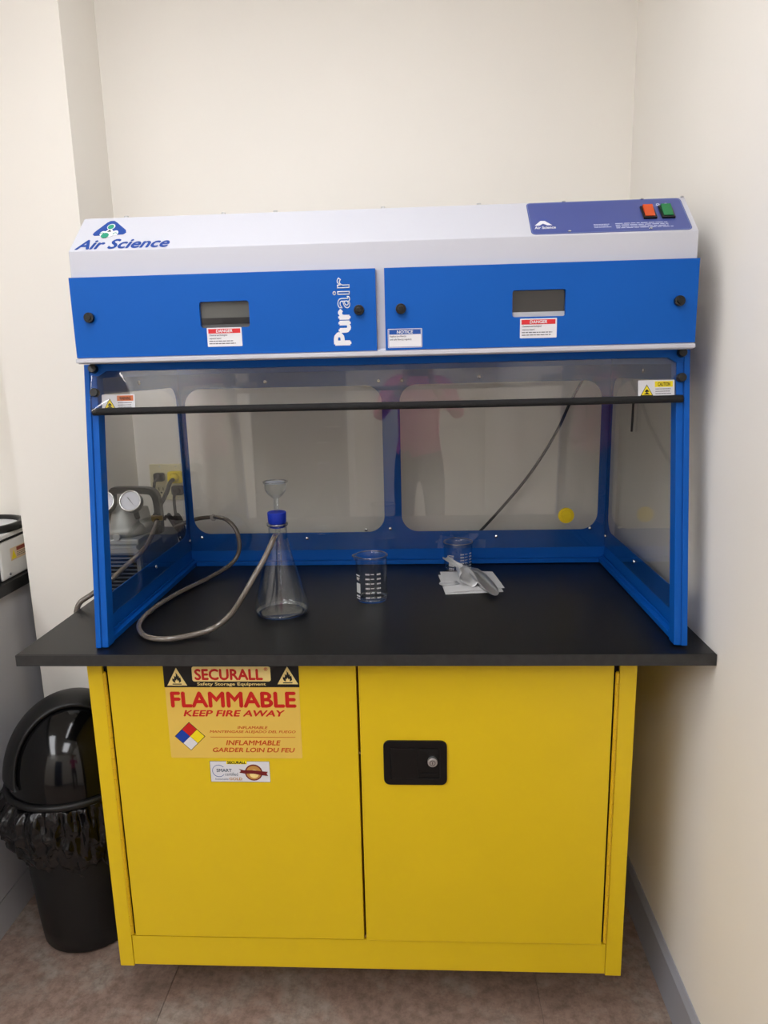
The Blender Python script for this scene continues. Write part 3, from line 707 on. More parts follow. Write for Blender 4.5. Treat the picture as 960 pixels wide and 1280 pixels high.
# ------------------------------------------------------------------ Erlenmeyer flask
FX, FY = -.2005, .2500
fk = thing('conical_flask', 'clear glass conical filter flask with blue stopper on the countertop', 'flask', (FX, FY, ZT))
z = ZT + .0005
outer = [(0, z), (.052, z), (.060, z + .004), (.0645, z + .014), (.0640, z + .026), (.058, z + .046), (.044, z + .095), (.031, z + .142), (.0232, z + .174), (.0217, z + .184), (.0213, z + .210), (.0240, z + .2145), (.0245, z + .2185), (.0225, z + .2205)]
inner = [(.0195, z + .2190), (.0193, z + .184), (.0220, z + .167), (.0290, z + .141), (.0420, z + .094), (.0560, z + .046), (.0620, z + .026), (.0625, z + .015), (.058, z + .006), (.050, z + .0035), (0, z + .0035)]
obj('glass_body', lathe(BM(), outer + inner, FX, FY, 56), M_glass, fk, smooth=True)
obj('side_arm', tube(BM(), [(FX + .003, FY - .018, z + .196), (FX + .004, FY - .030, z + .197), (FX + .003, FY - .045, z + .198), (FX + .002, FY - .056, z + .197)], .0050, n=12), M_glass, fk, smooth=True)
obj('base_ring', lathe(BM(), [(.048, z + .0042), (.056, z + .0056), (.0600, z + .0095), (.0585, z + .0100), (.054, z + .0068)], FX, FY, 56, closed=True), M_rim, fk, smooth=True)  # added ring with raised reflectance, for the highlight around the base
obj('lip_ring', lathe(BM(), [(.0226, z + .2195), (.0243, z + .2190), (.0249, z + .2165), (.0240, z + .2140), (.0232, z + .2150)], FX, FY, 48, closed=True), M_rim, fk, smooth=True)
obj('funnel_ring', lathe(BM(), [(.0265, z + .3150), (.0288, z + .3150), (.0290, z + .3170), (.0265, z + .3172)], FX, FY, 48, closed=True), M_rim, fk, smooth=True)
st = obj('stopper', lathe(BM(), [(0, z + .209), (.0180, z + .209), (.0198, z + .2205), (.0212, z + .2225), (.0218, z + .2440), (.0205, z + .2455), (0, z + .2455)], FX, FY, 40), M_bstop, fk, smooth=True, label='blue rubber stopper')
m_ = st.modifiers.new('edge', 'EDGE_SPLIT'); m_.split_angle = .7
fn = [(.0062, z + .060), (.0062, z + .276), (.0100, z + .2795), (.0175, z + .286), (.0235, z + .294), (.0255, z + .301), (.0258, z + .311), (.0285, z + .3145), (.0285, z + .3165), (.0245, z + .3165), (.0240, z + .302), (.0220, z + .295), (.0165, z + .288), (.0090, z + .2815), (.0044, z + .277), (.0044, z + .060)]
obj('thistle_tube', lathe(BM(), fn, FX, FY, 40, closed=True), M_glass, fk, smooth=True)
obj('filter_disc', cyl(BM(), (FX, FY, z + .3125), (FX, FY, z + .3150), .0225, n=32), mat('sintered_disc', (205, 210, 220), .5), fk)

# hose from flask to pump
zz = ZT + .0078
hp = [(FX + .002, FY - .044, z + .198), (-.1990, .180, 1.135), (-.2130, .160, 1.104), (-.2310, .135, 1.072), (-.2560, .120, 1.030), (-.2880, .120, .985), (-.3250, .112, .957), (-.3620, .093, zz), (-.4150, .067, zz), (-.4680, .085, zz), (-.5060, .145, zz), (-.5180, .215, zz), (-.5120, .300, zz),
      (-.4900, .400, zz), (-.4570, .500, zz), (-.4190, .575, .962), (-.3960, .600, .985), (-.3870, .605, 1.020), (-.3960, .612, 1.062), (-.4250, .628, 1.088), (-.4600, .655, 1.090), (-.4900, .688, 1.084), (-.5400, .705, 1.075), (-.5900, .705, 1.058), (-.6250, .690, 1.040), (-.6480, .668, 1.030)]
hs = thing('vacuum_hose', 'clear braided hose looping from the flask across the countertop', 'hose', (-.45, .3, ZT))
obj('tubing', tube(BM(), hp, .0062, n=14, sub=9), M_tube, hs, smooth=True)
# bore seen through the wall as a darker core line
obj('inner_bore', tube(BM(), hp, .0030, n=8, sub=9), mat('hose_bore', (92, 82, 72), .3), hs, smooth=True)
hs2 = thing('drain_hose', 'clear braided hose dropping from the pump fitting over the countertop end', 'hose', (-.66, .3, ZT))
hp2 = [(-.570, .474, 1.122), (-.5675, .430, 1.100), (-.5675, .385, 1.078), (-.578, .345, 1.060), (-.606, .338, 1.037), (-.634, .334, 1.012), (-.660, .322, .990), (-.6898, .305, .9705), (-.7110, .292, .9560), (-.7205, .287, .9330), (-.7205, .285, .905), (-.7205, .285, .880)]
obj('tubing', tube(BM(), hp2, .0066, n=14, sub=9), M_tube, hs2, smooth=True)
obj('inner_bore', tube(BM(), hp2, .0032, n=8, sub=9), MC['hose_bore'], hs2, smooth=True)

# ------------------------------------------------------------------ beakers
def beaker(name, lab, x, y, r, h, spout_ang, gang, group):
    t = thing(name, lab, 'beaker', (x, y, ZT), group); z = ZT + .0005; w = .0016
    def sp(rr, zz_, a):
        d = abs((a - spout_ang + PI) % (2 * PI) - PI); k = max(0, (zz_ - (z + h - .012)) / .012)
        return rr + .007 * k * math.exp(-(d / .22) ** 2)
    pr = [(0, z), (r * .93, z), (r * .985, z + .003), (r, z + .008), (r, z + h * .5), (r, z + h - .012), (r, z + h - .005), (r + .0020, z + h - .0015), (r + .0028, z + h), (r + .0018, z + h + .0012), (r - w + .0003, z + h), (r - w, z + h - .005), (r - w, z + h - .012), (r - w, z + h * .5), (r - w, z + .009), (r * .93 - w, z + .004), (0, z + .003)]
    obj('glass_body', lathe(BM(), pr, x, y, 64, spout=sp), M_glass, t, smooth=True)
    rb = BM(); tr = []
    for dr_, dz_ in ((.0022, 0), (.0008, .0016), (-.0012, .0014), (-.0016, -.0002), (.0004, -.0014)):
        tr.append([rb.verts.new((x + (sp(r, z + h, 2 * PI * i / 64) + dr_) * math.cos(2 * PI * i / 64), y + (sp(r, z + h, 2 * PI * i / 64) + dr_) * math.sin(2 * PI * i / 64), z + h + .0016 + dz_)) for i in range(64)])
    for q in range(5):
        A, B = tr[q], tr[(q + 1) % 5]
        for i in range(64): rb.faces.new((A[i], A[(i + 1) % 64], B[(i + 1) % 64], B[i]))
    obj('rim', rb, M_rim, t, smooth=True)  # added ring with raised reflectance, for the highlight along the rim
    obj('base_ring', lathe(BM(), [(r * .86, z + .0045), (r * .95, z + .0055), (r * .965, z + .0075), (r * .90, z + .0065)], x, y, 64, closed=True), M_rim, t, smooth=True)
    def patch(bm, a0, a1, z0, z1, n=5):
        rr = r + .0004; A = []
        for i in range(n + 1):
            a = math.radians(a0 + (a1 - a0) * i / n); A.append([bm.verts.new((x + q * math.cos(a), y + q * math.sin(a), zq)) for q, zq in ((rr, z0), (rr, z1), (rr + .0002, z1), (rr + .0002, z0))])
        for i in range(n):
            for k in range(4): bm.faces.new((A[i][k], A[i][(k + 1) % 4], A[i + 1][(k + 1) % 4], A[i + 1][k]))
        bm.faces.new(A[0]); bm.faces.new(A[-1][::-1])
    b = BM()
    for k in range(6):
        zc = z + h * (.14 + .105 * k)
        patch(b, gang - 6, gang + 7, zc, zc + .0013)
        rn = random.Random(k)
        for aa in (gang - 24, gang + 17):
            q = aa
            for _ in range(3): patch(b, q, q + 3.4, zc - .0016, zc + .0020, 1); q += 5.2
    obj('graduations', b, M_frost, t)
    b = BM(); ga = gang - 58
    patch(b, ga - 14, ga + 10, z + h * .22, z + h * .44); 
    for k, (a0, a1) in enumerate(((-14, -8), (-6, 0), (2, 8))): patch(b, ga + a0, ga + a1, z + h * .13, z + h * .165, 1); patch(b, ga + a0, ga + a1, z + h * .08, z + h * .105, 1)
    patch(b, ga - 16, ga + 8, z + h * .60, z + h * .625)
    obj('marking_patch', b, M_frost, t)
    # maker's letters curved onto the glass
    P0 = Plane((0, 0, 0), (1, 0, 0), (0, 1, 0)); me = P0.text('WY', ga - 14, h * .49, ga + 8, h * .575, 0, bold=.04)
    for v in me.vertices:
        a = math.radians(v.co.x); v.co = (x + (r + .0005) * math.cos(a), y + (r + .0005) * math.sin(a), z + v.co.y)
    obj('lettering', me, M_frost, t)
    return t
beaker('beaker', 'clear glass beaker standing alone in the middle of the black countertop', .0085, .3450, .0390, .1130, math.radians(188), 276, 'glass beakers')
beaker('beaker', 'clear glass beaker behind the metal scoops and folded tissue', .2365, .6050, .0400, .0790, math.radians(100), 300, 'glass beakers')

# ------------------------------------------------------------------ folded tissue and metal scoops
ts = thing('folded_tissue', 'folded white tissue lying under the metal scoops on the countertop', 'tissue', (.25, .48, ZT))
def sheet(pts, z0, t):
    b = BM(); n = len(pts); mid = V(sum(p[0] for p in pts) / n, sum(p[1] for p in pts) / n, 0)
    for zz_, fl in ((z0, 0), (z0 + t, 1)):
        N1 = 8; g = []
        for j in range(N1 + 1):
            row = []
            for i in range(N1 + 1):
                u, w = i / N1, j / N1
                a = V(*pts[0], 0).lerp(V(*pts[1], 0), u); c = V(*pts[3], 0).lerp(V(*pts[2], 0), u); p = a.lerp(c, w)
                row.append(b.verts.new((p.x, p.y, zz_ + .0012 * (1 + math.sin(u * 7 + w * 3)) * (.3 + w * .7) * (u if u > .05 else 0))))
            g.append(row)
        for j in range(N1):
            for i in range(N1): b.faces.new((g[j][i], g[j][i + 1], g[j + 1][i + 1], g[j + 1][i]))
        if fl: top = g
        else: bot = g
    N1 = 8
    for k in range(N1):
        b.faces.new((bot[0][k], bot[0][k + 1], top[0][k + 1], top[0][k])); b.faces.new((bot[N1][k], bot[N1][k + 1], top[N1][k + 1], top[N1][k]))
        b.faces.new((bot[k][0], bot[k + 1][0], top[k + 1][0], top[k][0])); b.faces.new((bot[k][N1], bot[k + 1][N1], top[k + 1][N1], top[k][N1]))
    return b
obj('ply', sheet([(.1924, .3790), (.3400, .3960), (.3240, .5560), (.1790, .5480)], ZT + .0004, .0008), M_paper, ts)
obj('ply', sheet([(.1950, .3830), (.3450, .4170), (.3290, .5630), (.1840, .5680)], ZT + .0038, .0008), M_paper, ts)
def trough(sec, th=.0009, nc=14, up=V(0, 0, 1)):
    """folded sheet: sections (point, width, wall height, roll) along its length"""
    b = BM(); skins = []
    for side in (0, 1):
        rows = []
        for i, (p, w, h, ro) in enumerate(sec):
            a, c = V(*sec[max(0, i - 1)][0]), V(*sec[min(len(sec) - 1, i + 1)][0]); d = (c - a).normalized()
            rt = d.cross(up).normalized(); uu = rt.cross(d).normalized(); q = Matrix.Rotation(math.radians(ro), 3, d); rt, uu = q @ rt, q @ uu
            row = []
            for j in range(nc + 1):
                s_ = 2 * j / nc - 1; x = math.copysign(min(1, abs(s_) * 1.35), s_) * (w / 2 - th * side * .6); k = max(0, (abs(s_) - .55) / .45)
                row.append(b.verts.new(V(*p) + rt * x + uu * (h * k ** 1.1 + th * side)))
            rows.append(row)
        skins.append(rows)
        for A, B in zip(rows, rows[1:]):
            for j in range(nc): b.faces.new((A[j], A[j + 1], B[j + 1], B[j]))
    A, B = skins
    for i in range(len(sec) - 1):
        for j in (0, nc): b.faces.new((A[i][j], A[i + 1][j], B[i + 1][j], B[i][j]))
    for j in range(nc):
        for i in (0, len(sec) - 1): b.faces.new((A[i][j], A[i][j + 1], B[i][j + 1], B[i][j]))
    return b
M_scoopw = mat('bright_aluminium', (222, 223, 224), .36, .35)
M_scoop = mat('satin_aluminium', (196, 197, 198), .30, .9)
t = thing('wide_scoop', 'satin metal scoop with wide square blade, its handle raised towards the beaker', 'scoop', (.24, .46, ZT))
obj('handle', trough([((.1970, .5530, .9890), .020, .0060, 0), ((.2200, .5300, .9790), .017, .0060, 0), ((.2370, .5130, .9720), .018, .0080, 0)]), M_scoopw, t, smooth=True)
obj('blade', trough([((.2365, .5135, .9720), .018, .0080, 0), ((.2400, .5000, .9690), .034, .0110, -10), ((.2430, .4800, .9650), .046, .0150, -22), ((.2450, .4500, .9600), .050, .0190, -30), ((.2460, .4200, .9575), .050, .0200, -32)]), M_scoopw, t, smooth=True)
t = thing('narrow_scoop', 'satin metal scoop with rounded tip pointing to the front right', 'scoop', (.29, .45, ZT))
obj('handle', trough([((.2450, .5750, .9560), .018, .0050, 0), ((.2600, .5450, .9560), .020, .0060, 0)]), M_scoop, t, smooth=True)
obj('blade', trough([((.2595, .5455, .9560), .020, .0070, 0), ((.2700, .5200, .9555), .034, .0110, 0), ((.2850, .4700, .9530), .040, .0120, 0), ((.3000, .4100, .9510), .037, .0100, 0), ((.3090, .3720, .9500), .032, .0070, 0), ((.3135, .3540, .9500), .022, .0040, 0), ((.3155, .3460, .9500), .009, .0020, 0)]), M_scoop, t, smooth=True)
t = thing('flat_scoop', 'satin metal scoop lying flat with its rounded end at the left of the folded tissue', 'scoop', (.20, .45, ZT))
obj('blade', trough([((.1795, .4450, .9480), .010, .0015, 0), ((.1830, .4460, .9478), .022, .0025, 0), ((.1950, .4480, .9478), .030, .0035, 0), ((.2150, .4520, .9478), .028, .0035, 0), ((.2290, .4560, .9478), .020, .0030, 0)]), M_scoopw, t, smooth=True)

# ------------------------------------------------------------------ vacuum pump left of the hood
PX0, PX1 = -.690, -.5765
pm = thing('vacuum_pump', 'grey vacuum pump with two round gauges left of the fume hood', 'vacuum pump', (-.645, .45, ZT))
z0 = ZT + .006
b = BM(); box(b, PX0, .362, z0, PX1, .520, 1.040)
prism(b, [(PX0, 1.040), (PX1, 1.040), (PX1, 1.066), (PX1 - .012, 1.080), (PX0 + .012, 1.080), (PX0, 1.066)], 'y', .362, .520)
obj('front_shell', b, M_greyp, pm, bevel=.003)
obj('motor_shell', prism(BM(), [(PX0 + .012, z0), (PX1 - .008, z0), (PX1 - .008, 1.045), (PX1 - .022, 1.062), (PX0 + .022, 1.062), (PX0 + .012, 1.045)], 'y', .526, .668), M_navyp, pm, bevel=.004)
obj('side_panel', bx(PX1 - .0005, .372, z0 + .004, PX1 + .0012, .515, 1.068), M_navyp, pm, bevel=.0008)
obj('grille_shade_sheet', bx(PX0 + .010, .3605, z0 + .004, PX1 - .010, .3618, 1.062), M_gapshade, pm)  # near-black sheet standing in for the shade behind the slats
for k in range(11):
    o = obj('grille_slat', bx(PX0 + .011, .3560, z0 + .009 + k * .0102, PX1 - .011, .3605, z0 + .0125 + k * .0102), M_navyp, pm)
b = BM(); frame_ring(b, rrect(PX0 - .001, z0, PX1 + .001, 1.075, .010), rrect(PX0 + .009, z0 + .004, PX1 - .009, 1.064, .008), .3545, .3620)
obj('grille_frame', b, M_greyp, pm)
obj('grille_badge', cyl(BM(), (-.640, .3555, 1.012), (-.640, .3545, 1.012), .0035, n=14), M_steel, pm)
obj('red_badge', bx(PX1 + .0012, .418, 1.000, PX1 + .0018, .492, 1.014), mat('badge_red', (170, 50, 44), .5), pm)
for y in (.385, .64):
    for x in (PX0 + .02, PX1 - .02): obj('rubber_foot', cyl(BM(), (x, y, ZT), (x, y, z0 + .002), .009, n=14), M_black, pm)
# pump heads
obj('head_plate', bx(PX0 + .004, .378, 1.080, PX1 - .010, .505, 1.094), M_alu, pm, bevel=.003)
obj('pump_head', lathe(BM(), [(0, 1.094), (.050, 1.094), (.050, 1.108), (.046, 1.118), (.038, 1.124), (.034, 1.150), (.026, 1.170), (0, 1.172)], -.642, .442, 28), M_alu, pm, smooth=True)
b = BM(); lathe(b, [(0, 1.094), (.032, 1.094), (.030, 1.118), (.022, 1.160), (0, 1.164)], -.6130, .470, 20); obj('valve_body', b, M_alu, pm, smooth=True)
obj('head_knob', cyl(BM(), (-.640, .380, 1.102), (-.640, .372, 1.102), .010, n=14), M_alu, pm, bevel=.001)
for gx, gy, ang in ((-.6060, .405, -52), (-.6745, .402, 30)):
    d = V(.10, -1, .42).normalized(); c0 = V(gx, gy, 1.187)
    g = obj('gauge', cyl(BM(), c0 + d * -.018, c0 + d * .006, .0265, n=32), M_black, pm, bevel=.002, label='round dial gauge with chrome rim')
    u = d.cross(V(0, 0, 1)).normalized() * -1; w = d.cross(u) * -1
    if w.z < 0: w = -w
    if u.x < 0: u = -u
    PG = Plane(c0 + d * .0062, u, w)
    if PG.N.dot(d) < 0: PG.N = -PG.N
    b = BM(); n = 36
    prof_ = [(.0235, .000), (.0275, .000), (.0280, .003), (.0262, .0050), (.0238, .0035)]
    R_ = [[b.verts.new(PG.p(r_ * math.cos(2 * PI * i / n), r_ * math.sin(2 * PI * i / n), h_)) for i in range(n)] for r_, h_ in prof_]
    for q in range(5):
        A, B = R_[q], R_[(q + 1) % 5]
        for i in range(n): b.faces.new((A[i], A[(i + 1) % n], B[(i + 1) % n], B[i]))
    obj('rim', b, M_chrome, g, smooth=True)
    obj('dial', PG.disc(BM(), 0, 0, .0237, .0003, n=32), M_dial, g)
    b = BM()
    for k in range(19):
        a = math.radians(-45 + 15 * k); r1 = .0200 if k % 3 else .0185
        p, q = (math.cos(a), math.sin(a)), (-math.sin(a) * .0003, math.cos(a) * .0003)
        PG.poly(b, [(p[0] * r1 + q[0], p[1] * r1 + q[1]), (p[0] * .0222 + q[0], p[1] * .0222 + q[1]), (p[0] * .0222 - q[0], p[1] * .0222 - q[1]), (p[0] * r1 - q[0], p[1] * r1 - q[1])], .0006)
    obj('tick_marks', b, mat('dial_print', (90, 95, 120), .5), g)
    a = math.radians(ang); p, q = (math.cos(a), math.sin(a)), (-math.sin(a), math.cos(a))
    obj('needle', PG.poly(BM(), [(-p[0] * .012 + q[0] * .0012, -p[1] * .012 + q[1] * .0012), (p[0] * .017, p[1] * .017), (-p[0] * .012 - q[0] * .0012, -p[1] * .012 - q[1] * .0012)], .0010), M_lblack, g)
    obj('stem', cyl(BM(), c0 + d * -.018, c0 + V(0, .03, -.05), .007, n=12), M_black, g)
# carrying handle arch
hpz = [(-.698, .500, 1.110), (-.698, .500, 1.180), (-.692, .500, 1.197), (-.680, .500, 1.2015), (-.600, .500, 1.1990), (-.580, .500, 1.189), (-.574, .500, 1.165), (-.573, .500, 1.130), (-.5745, .500, 1.085)]
b = BM(); S = spline(hpz, 5); prev = None
for i, p in enumerate(S):
    d = (S[min(i + 1, len(S) - 1)] - S[max(0, i - 1)]).normalized(); nrm = V(d.z, 0, -d.x)
    ring = [b.verts.new(p + nrm * a + V(0, c, 0)) for a, c in ((-.0085, -.012), (.0085, -.012), (.0085, .012), (-.0085, .012))]
    if prev:
        for k in range(4): b.faces.new((prev[k], prev[(k + 1) % 4], ring[(k + 1) % 4], ring[k]))
    else: b.faces.new(ring)
    prev = ring
b.faces.new(prev)
obj('handle', b, M_black, pm, bevel=.003)
obj('handle_bracket', bx(-.586, .486, 1.080, -.570, .514, 1.135), M_black, pm, bevel=.003)
b = cyl(BM(), (-.5745, .500, 1.127), (-.5785, .474, 1.125), .0085, n=14); cyl(b, (-.560, .488, 1.126), (-.590, .488, 1.126), .0075, n=12)
obj('brass_fitting', b, M_brass, pm, bevel=.001)

# ------------------------------------------------------------------ wall outlet and plugs
ot = thing('outlet_plate', 'ivory double outlet plate on the wall behind the pump', 'outlet', (-.616, .76, 1.18))
obj('plate', prism(BM(), rrect(-.688, 1.1255, -.5760, 1.2360, .004), 'y', .7535, .7598), M_ivory, ot, bevel=.0015)
for x in (-.656, -.606):
    for z in (1.197, 1.157):
        s = obj('socket', prism(BM(), rrect(x - .017, z - .0145, x + .017, z + .0145, .008), 'y', .7515, .7545), mat('socket_face', (205, 198, 165), .5), ot)
        bb = BM()
        for dx in (-.0065, .0065): box(bb, x + dx - .0012, .7510, z - .001, x + dx + .0012, .7516, z + .008)
        cyl(bb, (x, .7510, z - .008), (x, .7516, z - .008), .0028, n=10); obj('slot', bb, M_lblack, s)
    obj('plate_screw', merge(*[sphere(BM(), (x, .7530, zz2), .0026, 10, 6) for zz2 in (1.2285, 1.1330)]), M_steel, ot)
def plug(name, lab, x, z, m, s, cord, cm, r):
    t = thing(name, lab, 'plug', (x, .745, z))
    b = BM(); prism(b, rrect(x - .0155 * s, z - .0125 * s, x + .0155 * s, z + .0125 * s, .006 * s), 'y', .7350, .7508)
    obj('plug_body', b, m, t, bevel=.002)
    b = cyl(BM(), (x, .736, z), (x, .722, z - .004), .0105 * s, .0075 * s, n=16); obj('strain_relief', b, m, t, smooth=True)
    obj('cord', tube(BM(), cord, r, n=10), cm, t, smooth=True)
plug('power_plug', 'small black plug in the upper left socket', -.656, 1.198, M_cordb, 1.0, [(-.656, .724, 1.194), (-.659, .712, 1.187), (-.661, .708, 1.165), (-.657, .706, 1.130), (-.656, .700, 1.090), (-.655, .690, 1.068)], M_cordb, .0042)
plug('heavy_plug', 'bright yellow plug with thick cord in the upper right socket', -.606, 1.197, M_yplug, 1.45, [(-.606, .726, 1.194), (-.609, .700, 1.186), (-.614, .680, 1.160), (-.628, .655, 1.125), (-.640, .625, 1.095), (-.645, .60, 1.075), (-.648, .59, 1.062)], M_cordb, .0062)
plug('angled_plug', 'black plug in the lower right socket with a hanging cord', -.602, 1.157, M_cordb, 1.15, [(-.602, .724, 1.152), (-.604, .712, 1.140), (-.603, .708, 1.110), (-.601, .706, 1.082), (-.600, .712, 1.070)], M_cordb, .0044)
cc = thing('cord_bundle', 'tied bundle of black power cord behind the vacuum pump', 'cord', (-.60, .715, ZT))
for k in range(5):
    o = k * .0065
    obj('cord_loop', tube(BM(), [(-.640 + o * 1.3, .716 + .004 * (k % 2), 1.072 + .006 * math.sin(k * 1.3)), (-.632 + o * 1.3, .712, 1.084 + .006 * math.sin(k * 2)), (-.622 + o * 1.3, .716, 1.070), (-.606 + o, .718, 1.035), (-.592 + o, .720, .990), (-.588 + o, .722, .952)], .0042, n=8), M_cordb, cc, smooth=True)
obj('tie', tube(BM(), [(-.645, .706, 1.046), (-.615, .701, 1.050), (-.586, .706, 1.054)], .0022, n=8), M_lblack, cc, smooth=True)

# ------------------------------------------------------------------ left bench with instrument
BX = -1.0258
bt = thing('bench_worktop', 'black bench worktop at the left edge beside the pillar', 'worktop', (-1.4, 0, .905))
obj('slab', bx(-1.70, -.30, .913, BX + .012, .755, .9450), M_lam, bt, bevel=.002)
bc = thing('bench_cabinet', 'grey bench cabinet at the left edge beside the black bin', 'cabinet', (-1.4, 0, 0))
obj('body', bx(-1.66, -.28, .10, BX - .020, .75, .9128), M_benchg, bc)
obj('plinth', bx(-1.62, -.27, 0.0, BX - .0185, .74, .0995), M_benchg, bc)
obj('plinth_strip', bx(BX - .0180, -.28, .0, BX - .0010, .75, .0975), M_benchg, bc)
obj('side_panel', bx(BX - .0185, -.28, .1005, BX, .75, .9125), M_benchg, bc, bevel=.001)
ins = thing('instrument', 'white boxed instrument with warning sticker on the left bench', 'instrument', (-1.15, .6, .945))
IX = BX - .004
obj('housing', bx(-1.40, .500, .9460, IX, .745, 1.0560), M_whited, ins, bevel=.005)
obj('front_cover', bx(-1.39, .452, .9455, IX - .004, .4995, 1.050), M_blackt, ins, bevel=.003)
obj('lid_seam', bx(-1.40, .490, 1.0562, IX + .001, .745, 1.0600), M_blackt, ins)
obj('lid', bx(-1.395, .500, 1.0602, IX - .002, .740, 1.0745), M_whited, ins, bevel=.003)
PI_ = Plane((IX + .0002, 0, 0), (0, 1, 0), (0, 0, 1))
ws = obj('warning_sticker', PI_.rect(BM(), .5480, .9930, .6600, 1.0290, 0), mat('sticker_beige', (222, 196, 160), .5), ins)
obj('warning_triangle', PI_.poly(BM(), [(.5520, .9970), (.5760, .9970), (.5640, 1.0230)], .0003), M_lyel, ws)
obj('banner', PI_.rect(BM(), .5800, 1.0160, .6580, 1.0265, .0003), mat('sticker_brown', (140, 60, 40), .5), ws)
obj('small_print', lines(PI_, .5800, .6560, [1.0110, 1.0060, 1.0010], .0018, .0003, 9), MC['print_grey'], ws)
obj('screw', sphere(BM(), (IX + .0005, .535, .9600), .0045, 12, 8), M_chrome, ins)
ring_ = thing('tray', 'round white tray with thick black rim on the white instrument', 'tray', (-1.13, .60, 1.0747))
obj('plate', cyl(BM(), (-1.135, .600, 1.0748), (-1.135, .600, 1.084), .098, n=40), M_lwhite, ring_)
b = BM(); n = 48; R_ = []
for r_, z_ in ((.098, 1.0755), (.112, 1.0755), (.114, 1.086), (.111, 1.0955), (.099, 1.0955), (.096, 1.0860)):
    R_.append([b.verts.new((-1.135 + r_ * math.cos(2 * PI * i / n), .600 + r_ * math.sin(2 * PI * i / n), z_)) for i in range(n)])
for q in range(6):
    A, B = R_[q], R_[(q + 1) % 6]
    for i in range(n): b.faces.new((A[i], A[(i + 1) % n], B[(i + 1) % n], B[i]))
obj('rim', b, M_blackt, ring_, smooth=True)
obj('rim_catch', bx(-1.030, .655, 1.080, -1.020, .672, 1.0985), M_black, ring_, bevel=.001)

# ------------------------------------------------------------------ swing-top bin
NX, NY = -.800, .345
bn = thing('swing_bin', 'black swing-top waste bin between the grey bench and yellow cabinet', 'bin', (NX, NY, 0))
obj('body', lathe(BM(), [(0, 0), (.118, 0), (.128, .010), (.133, .06), (.152, .36), (.158, .455), (.154, .455), (.130, .06), (.12, .012), (0, .010)], NX, NY, 56), M_blackt, bn, smooth=True)
# dome lid (rotation body flattened at the back) with a swing flap opening towards the viewer
ZD = .470
def domept(a, e, r): return V(NX + r * math.cos(e) * math.cos(a), NY + r * math.cos(e) * math.sin(a), ZD + r * 1.30 * math.sin(e))
def in_flap(a, e):
    p = domept(a, e, 1) - V(NX, NY, ZD)
    d = V(.30, -.86, .50).normalized(); return p.normalized().dot(d)
VS = 1.24; fd = V(.35, -.80, .36).normalized(); DG = Matrix.Diagonal((1, 1, VS))
gd = BM(); n1, n2 = 72, 20; G = []
for j in range(n2 + 1):
    e = PI / 2 * j / n2
    if j == n2: G.append([gd.verts.new(V(NX, NY, ZD + .166 * VS))]); continue
    G.append([gd.verts.new(V(NX + .166 * math.cos(e) * math.cos(2 * PI * i / n1), NY + .166 * math.cos(e) * math.sin(2 * PI * i / n1), ZD + .166 * VS * math.sin(e))) for i in range(n1)])
for A, B in zip(G, G[1:]):
    for i in range(n1):
        k = (i + 1) % n1
        if len(B) == 1: gd.faces.new((A[i], A[k], B[0]))
        else: gd.faces.new((A[i], A[k], B[k], B[i]))
obj('swing_flap', gd, M_blackg, bn, smooth=True, label='glossy black domed flap')
# matte mantle wrapping the back and top of the dome, its front edge rolled
u = fd.orthogonal().normalized(); w = fd.cross(u); mb = BM(); na = 120; rings = []; clips = []
prof_m = [(51.0, .1675), (50.2, .1710), (50.6, .1750), (52.0, .1762)] + [(52 + 128 * q / 26, .1762) for q in range(1, 26)]
for t_d, rr in prof_m:
    t_ = math.radians(t_d); row = []; cl_ = []
    for i in range(na):
        a = 2 * PI * i / na; d = fd * math.cos(t_) + (u * math.cos(a) + w * math.sin(a)) * math.sin(t_)
        lim = .14; cl_.append(d.z < lim)
        if d.z < lim:
            h_ = V(d.x, d.y, 0); h_ = h_.normalized() * math.sqrt(1 - lim * lim) if h_.length > 1e-5 else V(1, 0, 0); d = V(h_.x, h_.y, lim)
        row.append(mb.verts.new(V(NX, NY, ZD) + DG @ (d * rr)))
    rings.append(row); clips.append(cl_)
for A, B, ca, cb in zip(rings, rings[1:], clips, clips[1:]):
    for i in range(na):
        k = (i + 1) % na
        if ca[i] and ca[k] and cb[i] and cb[k]: continue
        mb.faces.new((A[i], A[k], B[k], B[i]))
bmesh.ops.remove_doubles(mb, verts=mb.verts, dist=2e-4); bmesh.ops.dissolve_degenerate(mb, edges=mb.edges, dist=1e-4)
obj('dome_lid', mb, M_blackt, bn, smooth=True, label='matte black outer lid shell')
obj('lid_rim', lathe(BM(), [(.160, .4555), (.174, .4555), (.177, .460), (.1765, .469), (.170, .472), (.160, .470)], NX, NY, 56, closed=True), M_blackt, bn, smooth=True)
